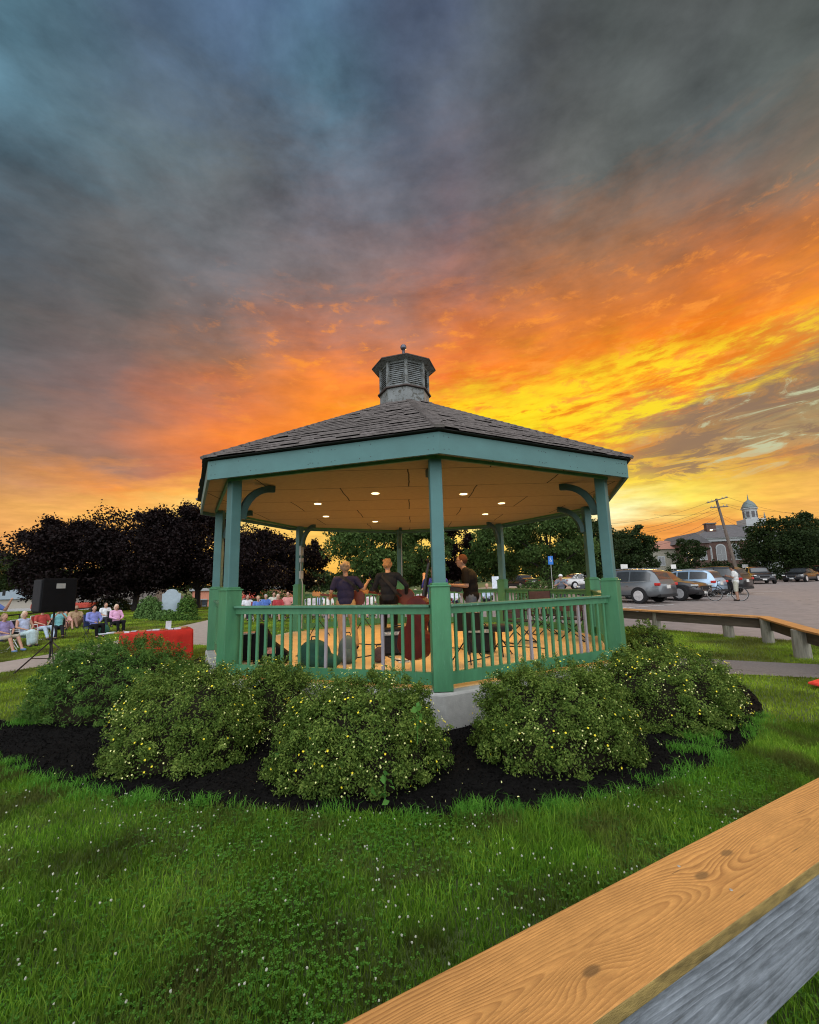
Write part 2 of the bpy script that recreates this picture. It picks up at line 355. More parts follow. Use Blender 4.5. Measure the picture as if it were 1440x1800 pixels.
# ---------------------------------------------------------------- gazebo
GC = Vector((0, 9.944, 0)); ROT = -.0838; RP = 4.28; RE = 4.72; ZS = .4255; ZR = 1.4735; ZB = 1.7255; ZF0 = 3.366; ZF1 = 3.65; ZC = 3.44
mat('green_paint', (.055, .20, .095), .5, vary=.16, scale=3, stretch=(3, 3, .6), bump=.15, dirt=((.085, .24, .14), 9, .6))
mat('teal_paint', (.068, .175, .175), .5, vary=.10, scale=2.0, stretch=(1, 1, 1.5), bump=.12, dirt=((.04, .125, .125), 11, .66))
mat('bracket_shaded', (.028, .075, .07), .6, vary=.2)  # darker colour carries the shade under the ceiling
mat('bare_wood', (.27, .25, .27), .85, vary=.2, scale=6, stretch=(4, 4, .5), bump=.5)
mat('rail_green', (.065, .19, .115), .55, vary=.22, scale=2.5, bump=.2, dirt=((.30, .36, .33), 10, .62))
mat('shingle', (.165, .145, .14), .95, vary=.35, scale=9, bump=.9, bscale=140)
mat('shingle_edge', (.05, .045, .045), .95)
mat('cupola_paint', (.19, .205, .21), .75, vary=.2, scale=5, bump=.5, dirt=((.085, .085, .075), 9, .5))
mat('cupola_roof', (.07, .05, .045), .8)
mat('finial_metal', (.12, .12, .15), .35, .6)
mat('steel_grey', (.35, .36, .35), .5, .5)
mat('lamp_glow', (1, .9, .7), .5, emit=(1, .82, .45), es=3.5)
def deck_mat():
    m = bpy.data.materials.new('deck_floor'); m.use_nodes = True; t = NT(m.node_tree); b = t.n['Principled BSDF']
    tc = t.n.new('ShaderNodeTexCoord').outputs['Object']; n = t.noise(tc, 1.5, 6, .65)
    c = t.ramp(n, [(.3, (.52, .37, .19, 1)), (.7, (.68, .50, .28, 1))]); t.l.new(c, b.inputs[0]); b.inputs['Roughness'].default_value = .55
    MATS['deck_floor'] = m
deck_mat()
def ceil_mat():
    m = bpy.data.materials.new('plywood_ceiling'); m.use_nodes = True; t = NT(m.node_tree); b = t.n['Principled BSDF']
    tc = t.n.new('ShaderNodeTexCoord').outputs['Object']
    v = t.vmath('ADD', tc, t.vmath('SCALE', t.vmath('SUBTRACT', t.noise(tc, 1.1, 2, .5, 0, 1), (.5, .5, .5)), .09))
    br = t.n.new('ShaderNodeTexBrick'); t.l.new(v, br.inputs['Vector']); br.inputs['Scale'].default_value = 1
    br.inputs['Brick Width'].default_value = 2.44; br.inputs['Row Height'].default_value = 1.22; br.inputs['Mortar Size'].default_value = .012
    br.inputs['Mortar Smooth'].default_value = .2
    br.inputs['Color1'].default_value = (.40, .30, .165, 1); br.inputs['Color2'].default_value = (.37, .275, .15, 1); br.inputs['Mortar'].default_value = (.02, .014, .008, 1)
    n = t.noise(t.vmath('MULTIPLY', tc, (1, 6, 1)), 9, 5, .6); g = t.rng(n, .3, .7, .8, 1.2)
    c = t.mix(1., br.outputs[0], t.comb(g, g, g), 'MULTIPLY'); t.l.new(c, b.inputs[0]); b.inputs['Roughness'].default_value = .8; MATS['plywood_ceiling'] = m
ceil_mat()
G = empty('gazebo', (GC.x, GC.y, 0), 0, 'large octagonal green and teal bandstand with shingled roof and white louvered cupola', 'gazebo')
def ov(k, R, z=0.):                     # vertex k of the octagon, local to the gazebo
    a = ROT+k*PI/4; return Vector((-R*sin(a), -R*cos(a), z))
def oct_ring(R0, z0, R1, z1): return [ov(k, R0, z0) for k in range(8)], [ov(k, R1, z1) for k in range(8)]
mb = MB(); mb.prism([tuple(ov(k, 4.47)[:2]) for k in range(8)], -.1, ZS-.004); mb.build('slab', 'concrete', G, bevel=.03)
mb = MB(); mb.prism([tuple(ov(k, 4.30)[:2]) for k in range(8)], ZS-.002, ZS+.006); mb.build('deck', 'deck_floor', G)
for k in range(8):
    a = ROT+k*PI/4; p = ov(k, RP); mb = MB(); mb.box((p.x, p.y, (ZS+ZC)/2), (.165, .165, ZC-ZS), rz=-a)
    po = mb.build('post', 'teal_paint', G, bevel=.012)
    mb = MB(); mb.box((p.x, p.y, (ZS+ZB)/2+.003), (.245, .245, ZB-ZS), rz=-a); mb.box((p.x, p.y, ZB-.012), (.275, .275, .022), rz=-a); mb.box((p.x, p.y, ZB+.014), (.21, .21, .03), rz=-a)
    mb.build('post_casing', 'green_paint', po, bevel=.008)
    # curved bracket pointing inwards under the ceiling
    rd = Vector((-p.x, -p.y, 0)).normalized(); td = Vector((-rd.y, rd.x, 0)); prof = []
    N = 8; o0 = .0825
    cx_, cz_ = o0+.62, -.62
    prof = [(cx_-.62*sin(PI/2*t/N), cz_+.62*cos(PI/2*t/N)) for t in range(N+1)]+[(cx_-.51*sin(PI/2*t/N), cz_+.51*cos(PI/2*t/N)) for t in range(N, -1, -1)]
    vs = []; n = len(prof)
    for sgn in (-1, 1):
        for r, z in prof: q = p+rd*r+td*(.042*sgn); vs.append((q.x, q.y, ZC+z-.002))
    mb = MB(); mb.add(vs, [tuple(range(n)), tuple(range(2*n-1, n-1, -1))]+[(i, n+i, n+(i+1) % n, (i+1) % n) for i in range(n)])
    mb.build('bracket', 'bracket_shaded', G)
BARE = {0: (10, 8, 4), 7: (11, 4, 3), 4: (5,), 5: (9,)}
for k in (0, 1, 3, 4, 5, 6, 7):
    a, b = ov(k, RP), ov(k+1, RP); d = (b-a).normalized(); L = (b-a).length; n = Vector((-d.y, d.x, 0)); ang = math.atan2(d.y, d.x)
    p, q = a+d*.125, b-d*.125
    z = Vector((0, 0, 1))
    def seg(z0, h, w): m_ = MB(); c = (p+q)/2; m_.box((c.x, c.y, z0), ((q-p).length, w, h), rz=ang); return m_
    rl = seg(ZR-.016, .032, .15).build('railing', 'rail_green', G, bevel=.006)
    seg(ZR-.0325-.045, .085, .05).build('top_board', 'green_paint', rl)
    seg(ZS+.13, .15, .05).build('bottom_board', 'green_paint', rl)
    nb = 21; proto = {}
    for i in range(nb):
        c = p.lerp(q, (i+.75)/(nb+.5)); bare = i in BARE.get(k, ()); key = bare
        if key not in proto:
            m_ = MB(); m_.box((0, 0, 0), (.038, .034, ZR-.118-(ZS+.205))); o = m_.build('baluster', 'bare_wood' if bare else 'green_paint', rl, bevel=.003); proto[key] = o
        else: o = proto[key].copy(); COL.objects.link(o); o.parent = rl
        if bare: o['label'] = 'unpainted grey baluster'
        o.location = (c.x, c.y, (ZR-.118+ZS+.205)/2); o.rotation_euler = (random.uniform(-.006, .006), random.uniform(-.012, .012), ang)
# fascia boards, dark soffit strip, ceiling
for k in range(8):
    a, b = ov(k, RE), ov(k+1, RE); ai, bi = ov(k, RE-.045), ov(k+1, RE-.045)
    vs = [Vector((q.x, q.y, zz)) for zz in (ZF0, ZF1) for q in (a, b, bi, ai)]
    MB().add(vs, [(3, 2, 1, 0), (4, 5, 6, 7), (0, 1, 5, 4), (1, 2, 6, 5), (2, 3, 7, 6), (3, 0, 4, 7)]).build('fascia', 'teal_paint', G)
mb = MB()
for k in range(8):                      # header beam over the posts, narrow and dark green
    a, b = ov(k, RP+.1), ov(k+1, RP+.1); mb.beam((a.x, a.y, ZC-.02), (b.x, b.y, ZC-.02), .04, .05)
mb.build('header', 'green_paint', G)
mb = MB(); mb.prism([tuple(ov(k, RE-.05)[:2]) for k in range(8)], ZC, ZC+.02); CE = mb.build('ceiling', 'plywood_ceiling', G)
def downlight(x, y):
    m_ = MB(); m_.lathe([(.0, .0), (.072, 0.), (.076, -.004), (.072, -.008), (.0, -.008)], 20, (x-GC.x, y-GC.y, ZC-.001)); m_.build('ceiling_light', 'lamp_glow', CE)
    l = bpy.data.lights.new('downlight', 'SPOT'); l.energy = 150; l.color = (1, .60, .19); l.spot_size = math.radians(135); l.spot_blend = .8; l.shadow_soft_size = .08
    lo = bpy.data.objects.new('downlight', l); COL.objects.link(lo); lo.parent = CE; lo.location = (x-GC.x, y-GC.y, ZC-.03)
for x, y in [(-.64, 8.03), (-1.94, 8.98), (-2.12, 10.79), (-.97, 11.99), (1.07, 8.31), (2.06, 9.48), (1.97, 11.08), (.75, 12.1)]: downlight(x, y)
for k in (7, 0):
    a, b = ov(k, RE+.001), ov(k+1, RE+.001); d = (b-a).normalized(); ang = math.atan2(d.y, d.x); L = (b-a).length; rr_ = random.Random(k); m_ = MB()
    for t_ in [.02, .04, .5, .52, .96, .98]+[rr_.random() for _ in range(9)]:
        for z in (ZF0+.06, ZF1-.06):
            q = a.lerp(b, t_); m_.box((q.x, q.y, z+rr_.uniform(-.01, .01)), (.009, .004, .009), rz=ang)
    m_.build('nail_heads', 'shingle_edge', G)
# roof: shingle courses as real lapped strips
APZ, APR = 5.88, .56; ER, EZ = 4.80, 3.668
def roof():
    V = []; F = []; NC = 21; rr = random.Random(3)
    for k in range(8):
        for c in range(NC):
            t0, t1 = c/NC, (c+1.25)/NC; t1 = min(t1, 1)
            R0, R1 = ER+(APR-ER)*t0, ER+(APR-ER)*t1; z0, z1 = EZ+(APZ-EZ)*t0, EZ+(APZ-EZ)*t1
            a0, b0, a1, b1 = ov(k, R0), ov(k+1, R0), ov(k, R1), ov(k+1, R1)
            L = (b0-a0).length; nt = max(2, int(L/.30)); off = (c % 2)*.5
            cuts = [0]+[min(1, max(0, (i+off+rr.uniform(-.12, .12))/nt)) for i in range(1, nt)]+[1]
            for i in range(len(cuts)-1):
                u, v = cuts[i], cuts[i+1]
                if v-u < .002: continue
                lift = .034+rr.uniform(0, .014)+(.02 if rr.random() < .04 else 0); dr = rr.uniform(-.012, .012)
                th = .012
                pts = [a0.lerp(b0, u), a0.lerp(b0, v), a1.lerp(b1, v), a1.lerp(b1, u)]
                zs = [z0+lift, z0+lift+rr.uniform(-.004, .004), z1+.004, z1+.004]
                o = len(V)
                for j, (p, z) in enumerate(zip(pts, zs)):
                    s = 1+(dr/R0 if j < 2 else 0); V.append((p.x*s, p.y*s, z))
                for j, (p, z) in enumerate(zip(pts, zs)):
                    s = 1+(dr/R0 if j < 2 else 0); V.append((p.x*s, p.y*s, z-(.019 if j < 2 else .003)))
                F += [(o, o+1, o+2, o+3), (o+4, o+5, o+1, o), (o+5, o+6, o+2, o+1), (o+7, o+4, o, o+3), (o+7, o+6, o+5, o+4)]
    m_ = MB(); m_.v = V; m_.f = F; r = m_.build('roof', 'shingle', G); r.data.materials.append(MATS['shingle_edge'])
    # hip caps
    for k in range(8):
        a, b = ov(k, ER+.01, EZ+.03), ov(k, APR, APZ+.02); n = 30; m_ = MB(); d = (b-a)/n
        for i in range(n):
            p = a+d*i; q = p+d*1.2; m_.beam(p+Vector((0, 0, .0)), q+Vector((0, 0, -.016)), .13, .045)
        m_.build('hip_cap', 'shingle', r)
    lo, hi = oct_ring(ER-.01, EZ+.0, APR, APZ-.002); m_ = MB(); m_.add(lo+hi, [tuple(range(7, -1, -1)), tuple(range(8, 16))]+[(i, (i+1) % 8, 8+(i+1) % 8, 8+i) for i in range(8)])
    m_.build('roof_deck', 'shingle_edge', r)
roof()
# cupola
def cup():
    cx = Vector((-.05, 0, 0))
    def o8(R): return [(ov(k, R).x+cx.x, ov(k, R).y) for k in range(8)]
    base = MB(); base.prism(o8(.60), 5.70, 6.22); B = base.build('cupola', 'cupola_paint', G, bevel=.01)
    l = MB(); l.prism(o8(.655), 6.222, 6.25); l.build('ledge', 'cupola_roof', B)
    core = MB(); core.prism(o8(.50), 6.25, 6.88); core.build('louver_backing', 'cupola_roof', B)
    for k in range(8):
        cp = MB(); p = ov(k, .575)+cx; cp.box((p.x, p.y, 6.565), (.07, .07, .63), rz=-(ROT+k*PI/4)); cp.build('corner_board', 'cupola_paint', B)
    for k in range(8):
        a, b = ov(k, .565)+cx, ov(k+1, .565)+cx; d = b-a; m_ = MB(); ang = math.atan2(d.y, d.x); a2, b2 = a+d*.06, b-d*.06; c = (a2+b2)/2; L = (b2-a2).length
        nrm = Vector((c.x-cx.x, c.y, 0)).normalized()
        for i in range(11):
            z = 6.32+i*.048; p = c+nrm*.0; q = [a2, b2]
            vs = []
            for (oo, zz) in ((.020, -.026), (-.006, .020), (-.014, .018), (.010, -.028)):
                for e in q: vs.append((e.x+nrm.x*oo, e.y+nrm.y*oo, z+zz))
            m_.add(vs, [(0, 1, 3, 2), (2, 3, 5, 4), (4, 5, 7, 6), (6, 7, 1, 0)])
        m_.box((c.x, c.y, 6.27), (L, .05, .04), rz=ang); m_.box((c.x, c.y, 6.86), (L, .05, .05), rz=ang)
        m_.build('louver_panel', 'cupola_paint', B)
    s = MB(); s.add([(x, y, 6.872) for x, y in o8(.56)]+[(x, y, 6.905) for x, y in o8(.77)], [(i, (i+1) % 8, 8+(i+1) % 8, 8+i) for i in range(8)]); s.build('cupola_soffit', 'cupola_paint', B)
    r = MB(); r.add([(x, y, 6.906) for x, y in o8(.79)]+[(x, y, 6.93) for x, y in o8(.79)]+[(cx.x, 0, 7.30)], [tuple(range(7, -1, -1))]+[(i, (i+1) % 8, 8+(i+1) % 8, 8+i) for i in range(8)]+[(8+i, 8+(i+1) % 8, 16) for i in range(8)])
    r.build('cupola_cap', 'cupola_roof', B)
    f = MB(); f.lathe([(.05, 7.22), (.045, 7.28), (.034, 7.30), (.034, 7.44), (.02, 7.45)], 12, (cx.x, 0, 0)); f.ball((cx.x, 0, 7.51), .078, 16, 10); f.build('finial', 'finial_metal', B, smooth=True)
cup()
# electric boxes and conduit on the far left post
p = ov(3, RP); m_ = MB(); r_ = Vector((-p.x, -p.y, 0)).normalized(); t_ = Vector((-r_.y, r_.x, 0))
q = p+r_*.10-t_*.02
for z, h in ((3.0, .28), (2.72, .12), (2.30, .22)): m_.box((q.x, q.y, z-.28), (.12, .1, h), rz=math.atan2(r_.y, r_.x))
m_.tube([(q.x, q.y, 2.9), (q.x, q.y, 2.0)], .014); q2 = p+r_*.16; m_.tube([(q.x, q.y, 2.0), (q2.x, q2.y, 1.8), (q2.x, q2.y, .5)], .016)
m_.build('electric_box', 'steel_grey', G)
# thin white cord down the far post
p = ov(4, RP-.12); MB().tube([(p.x+.06, p.y, 3.4), (p.x+.05, p.y, 1.9)], .012).build('conduit', 'steel_grey', G)

# ---------------------------------------------------------------- guardrails of timber
def wood_mat(name, knots, c_lo, c_hi, kcol, period=.0095, slope=.022, con=.62, blot=(.84, 1.12)):
    m = bpy.data.materials.new(name); m.use_nodes = True; t = NT(m.node_tree); b = t.n['Principled BSDF']
    tc = t.n.new('ShaderNodeTexCoord').outputs['Object']; x, y, z = t.sep(tc)[:]
    nz = t.noise(t.comb(t.math('MULTIPLY', x, .6), t.math('MULTIPLY', y, 5.), z), 1.6, 3, .5)
    fine = t.noise(t.comb(t.math('MULTIPLY', x, 6.), t.math('MULTIPLY', y, 60.), z), 4, 3, .6)
    lowf = t.noise(t.comb(t.math('MULTIPLY', x, .9), t.math('MULTIPLY', y, 3.), 4.), 2.2, 2, .5)
    yy = t.math('ADD', y, t.math('MULTIPLY', t.math('SUBTRACT', nz, .5), .045))
    r = t.math('SQRT', t.math('ADD', t.math('MULTIPLY', yy, yy), .00035))
    r = t.math('ADD', r, t.math('MULTIPLY', x, slope))
    kd = None
    for kx, ky, s, amp in knots:
        dx = t.math('MULTIPLY', t.math('SUBTRACT', x, kx), .45); dy = t.math('SUBTRACT', y, ky)
        d = t.math('SQRT', t.math('ADD', t.math('MULTIPLY', dx, dx), t.math('MULTIPLY', dy, dy)))
        g = t.math('EXPONENT', t.math('MULTIPLY', t.math('MULTIPLY', d, d), -1/(2*(s*2.0)**2)))
        r = t.math('ADD', r, t.math('MULTIPLY', g, amp))
        core = t.rng(d, s*.95, s*.45, 0, 1, True); kd = core if kd is None else t.math('MAXIMUM', kd, core)
    r = t.math('ADD', r, t.math('MULTIPLY', lowf, .035))
    ph = t.math('FRACT', t.math('DIVIDE', r, period))
    ring = t.math('MULTIPLY', t.rng(ph, 0, .75), t.rng(ph, 1., .86))
    big = t.noise(tc, 2.2, 3)
    light = t.mix(t.rng(big, .35, .65), tuple(c_hi)+(1,), tuple(q*.84 for q in c_hi)+(1,))
    c = t.mix(t.math('MULTIPLY', t.math('MULTIPLY', t.math('POWER', ring, 1.4), con), t.rng(lowf, .3, .7, .55, 1.25)), light, tuple(c_lo)+(1,))
    f = t.rng(fine, .3, .7, .86, 1.1); c = t.mix(1., c, t.comb(f, f, f), 'MULTIPLY')
    bl = t.noise(t.comb(t.math('MULTIPLY', x, 2.), t.math('MULTIPLY', y, 9.), 1.), 3., 6, .7); f2 = t.rng(bl, .3, .7, *blot); c = t.mix(1., c, t.comb(f2, f2, f2), 'MULTIPLY')
    ck = t.noise(t.comb(t.math('MULTIPLY', x, 1.6), t.math('MULTIPLY', y, 26.), 9.), 2.3, 3, .55); c = t.mix(t.rng(ck, .70, .74, 0, .75), c, tuple(kcol)+(1,))
    if kd is not None: c = t.mix(t.math('MULTIPLY', kd, .8), c, tuple(kcol)+(1,))
    t.l.new(c, b.inputs[0]); b.inputs['Roughness'].default_value = .62; b.inputs['Specular IOR Level'].default_value = .3
    bn = t.n.new('ShaderNodeBump'); bn.inputs['Strength'].default_value = .35; bn.inputs['Distance'].default_value = .002
    t.l.new(t.math('ADD', ring, fine), bn.inputs['Height']); t.l.new(bn.outputs[0], b.inputs['Normal']); MATS[name] = m
wood_mat('cap_wood', [(-.545, -.05, .020, .045), (.115, .02, .022, .05), (.33, .045, .02, .02), (-1.02, .0, .03, -.03)], (.30, .125, .035), (.64, .31, .09), (.15, .08, .03))
wood_mat('cap_wood_plain', [(.5, .03, .02, .03)], (.30, .125, .035), (.60, .29, .095), (.16, .09, .035))
wood_mat('grey_timber', [(.25, .02, .02, .03), (-.45, -.05, .02, .03)], (.085, .10, .125), (.27, .30, .35), (.10, .10, .11), .02, .012, .5, (.45, 1.35))
mat('post_timber', (.26, .245, .20), .9, vary=.35, scale=5, stretch=(3, 3, .5), bump=.7, dirt=((.14, .13, .09), 6, .6))
mat('dark_timber', (.095, .075, .055), .9, vary=.3, scale=4, stretch=(.6, .6, 4), bump=.5)
mat('cap_edge', (.24, .17, .055), .8, vary=.5, scale=9, stretch=(1, 1, 5), bump=.5)
def cap_board(parent, a, b, top, m, w=.30, h=.042, side=None, name='cap_board', gap=.004):
    a, b = Vector((a[0], a[1], 0)), Vector((b[0], b[1], 0)); d = (b-a); L = d.length-gap; d.normalize()
    c = (a+b)/2; o = MB().box((0, 0, 0), (L, w, h)).build(name, m, parent, bevel=.005)
    if side: 
        o.data.materials.append(MATS[side])
        for p in o.data.polygons:
            if abs(p.normal.y) > .5: p.material_index = 1
    o.location = (c.x, c.y, top-h/2); o.rotation_euler = (0, 0, math.atan2(d.y, d.x)); return o
g = empty('timber_guardrail', (0, 0, 0), 0, 'close-up timber guardrail with knotty orange cap board over a grey weathered plank', 'guardrail')
dn = Vector((.885, .465, 0)); nn = Vector((.465, -.885, 0)); e0 = Vector((.42, 1.235, 0))-nn*.15    # cap centreline point
J = e0+dn*2.36
c0 = e0-dn*1.05
cap_board(g, c0, J, .72, 'cap_wood', side='cap_edge'); cap_board(g, J, J+dn*3.6, .72, 'cap_wood_plain', side='cap_edge')
cap_board(g, c0-dn*2.5, c0, .72, 'cap_wood_plain', side='cap_edge')
for a, b in ((c0-dn*2.5, J), (J, J+dn*3.6)):
    q, w = a+nn*.105, b+nn*.105; d = w-q; o = MB().box((0, 0, 0), (d.length-.004, .30, .05)).build('side_plank', 'grey_timber', g, bevel=.006)
    c = (q+w)/2; o.location = (c.x, c.y, .676-.15); o.rotation_euler = (PI/2, 0, math.atan2(d.y, d.x))
for s, o_ in ((.75, -.09), (.78, .07), (2.27, -.08), (2.28, .08), (2.45, -.07), (2.46, .09)):
    q = e0+dn*s+nn*o_; m_ = MB(); m_.lathe([(0, .7195), (.006, .7195), (.005, .7215), (0, .7215)], 10, (q.x, q.y, 0)); m_.build('nail_head', 'steel_grey', g)
for s in (-1.4, .8, 3.0, 5.2):
    q = e0+dn*s; o = MB().box((0, 0, .235), (.19, .19, .88)).build('guardrail_post', 'post_timber', g, bevel=.015); o.location = (q.x-nn.x*.02, q.y-nn.y*.02, 0); o.rotation_euler = (0, 0, math.atan2(dn.y, dn.x))
g = empty('timber_guardrail', (8, 11, 0), 0, 'low timber guardrail on short grey posts between lawn and parked cars', 'guardrail')
g2 = [(3.2, 16.9), (6.55, 14.25), (8.85, 11.15), (7.95, 8.9), (7.3, 7.1)]
for i in range(4):
    a, b = Vector(g2[i]+(0,))-Vector((8, 11, 0)), Vector(g2[i+1]+(0,))-Vector((8, 11, 0))
    za, zb = gzf(*g2[i])+.60, gzf(*g2[i+1])+.60; n = 2 if i == 0 else 1
    d = (b-a).normalized(); nrm = Vector((-d.y, d.x, 0)); L = (b-a).length
    A, B = Vector((a.x, a.y, za)), Vector((b.x, b.y, zb))
    m_ = MB(); m_.beam(A-d*.05, B+d*.05, .29, .042); m_.build('cap_board', 'cap_wood_plain', g, bevel=.004)
    s = nrm*.03; m_ = MB(); m_.beam(A+s+Vector((0, 0, -.16)), B+s+Vector((0, 0, -.16)), .05, .235); m_.build('side_plank', 'dark_timber', g)
for (x, y, s) in ((7.35, 13.35, .24), (8.45, 11.9, .25), (8.72, 10.95, .25), (8.03, 9.25, .30), (5.4, 15.1, .24), (4.0, 16.2, .24), (7.45, 7.6, .28)):
    z = gzf(x, y); m_ = MB(); m_.lathe([(s/2*1.02, -.3), (s/2, .2), (s/2*.93, .575)], 12); o = m_.build('guardrail_post', 'post_timber', g, smooth=False, bevel=.01)
    o.location = (x-8, y-11, z)

# ---------------------------------------------------------------- leaves, shrubs, trees
leafmat('potentilla_leaf', (.034, .076, .013), (.110, .185, .030), (.32, .41, .09), trans=.3, nscale=6)
leafmat('feathery_leaf', (.030, .085, .014), (.075, .16, .03), (.18, .29, .055), trans=.3, nscale=4)
leafmat('weed_leaf', (.05, .15, .03), (.08, .22, .04), (.12, .28, .05), trans=.3)
leafmat('copper_leaf', (.006, .004, .004), (.010, .0055, .006), (.017, .009, .009), trans=.08, nscale=.5)
leafmat('green_leaf', (.032, .065, .016), (.060, .11, .027), (.11, .17, .045), trans=.28, nscale=.6)
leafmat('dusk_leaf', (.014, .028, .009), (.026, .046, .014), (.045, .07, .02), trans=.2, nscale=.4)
leafmat('conifer_leaf', (.05, .11, .03), (.10, .19, .05), (.16, .27, .08), trans=.2, nscale=3)
leafmat('grass_blade', (.06, .155, .012), (.135, .295, .022), (.34, .52, .06), trans=.35, nscale=.9, patch=((.13, .125, .04), 1.6))
leafmat('far_grass', (.13, .24, .018), (.24, .37, .03), (.42, .56, .07), trans=.35, nscale=.9, patch=((.20, .20, .05), .5))
leafmat('tuft_grass', (.06, .21, .025), (.11, .32, .035), (.20, .44, .06), trans=.35, nscale=2)
leafmat('clover_leaf', (.05, .16, .02), (.09, .24, .03), (.14, .32, .05), trans=.3)
mat('bark', (.022, .018, .016), .95, vary=.4, scale=9, stretch=(4, 4, .6), bump=.8)
mat('twig_and_shade', (.022, .020, .012), .95, spec=.1)  # stem bark colour, also the painted shade of the shrub core
mat('petal_yellow', (.85, .70, .03), .6, vary=.1, trans=.3)
mat('petal_pale', (.72, .72, .30), .6, vary=.15)
mat('petal_white', (.46, .47, .38), .7, vary=.15, scale=40)
def rot_frames(n, rng, up=.3, nrm=None):
    """random leaf frames; nrm leans the leaf normals outwards"""
    N = rng.normal(size=(n, 3)); 
    if nrm is not None: N = N*.75+nrm
    N[:, 2] += up; N /= np.linalg.norm(N, axis=1, keepdims=True)+1e-9
    T = rng.normal(size=(n, 3)); T -= N*(T*N).sum(1, keepdims=True); T /= np.linalg.norm(T, axis=1, keepdims=True)+1e-9
    return N, T, np.cross(N, T)
def leaves(P, size, rng, aspect=.5, up=.3, nrm=None, fold=.18):
    """pointed, folded leaf quads: 4 vertices each (base, side, tip, side)"""
    n = len(P); N, T, B = rot_frames(n, rng, up, nrm); s = (size*rng.uniform(.6, 1.3, n))[:, None]
    v0 = P-T*s*.5; v2 = P+T*s*.5; v1 = P+B*s*aspect*.5+N*s*fold; v3 = P-B*s*aspect*.5+N*s*fold
    V = np.stack([v0, v1, v2, v3], 1).reshape(-1, 3); return V, np.arange(4*n).reshape(n, 4)
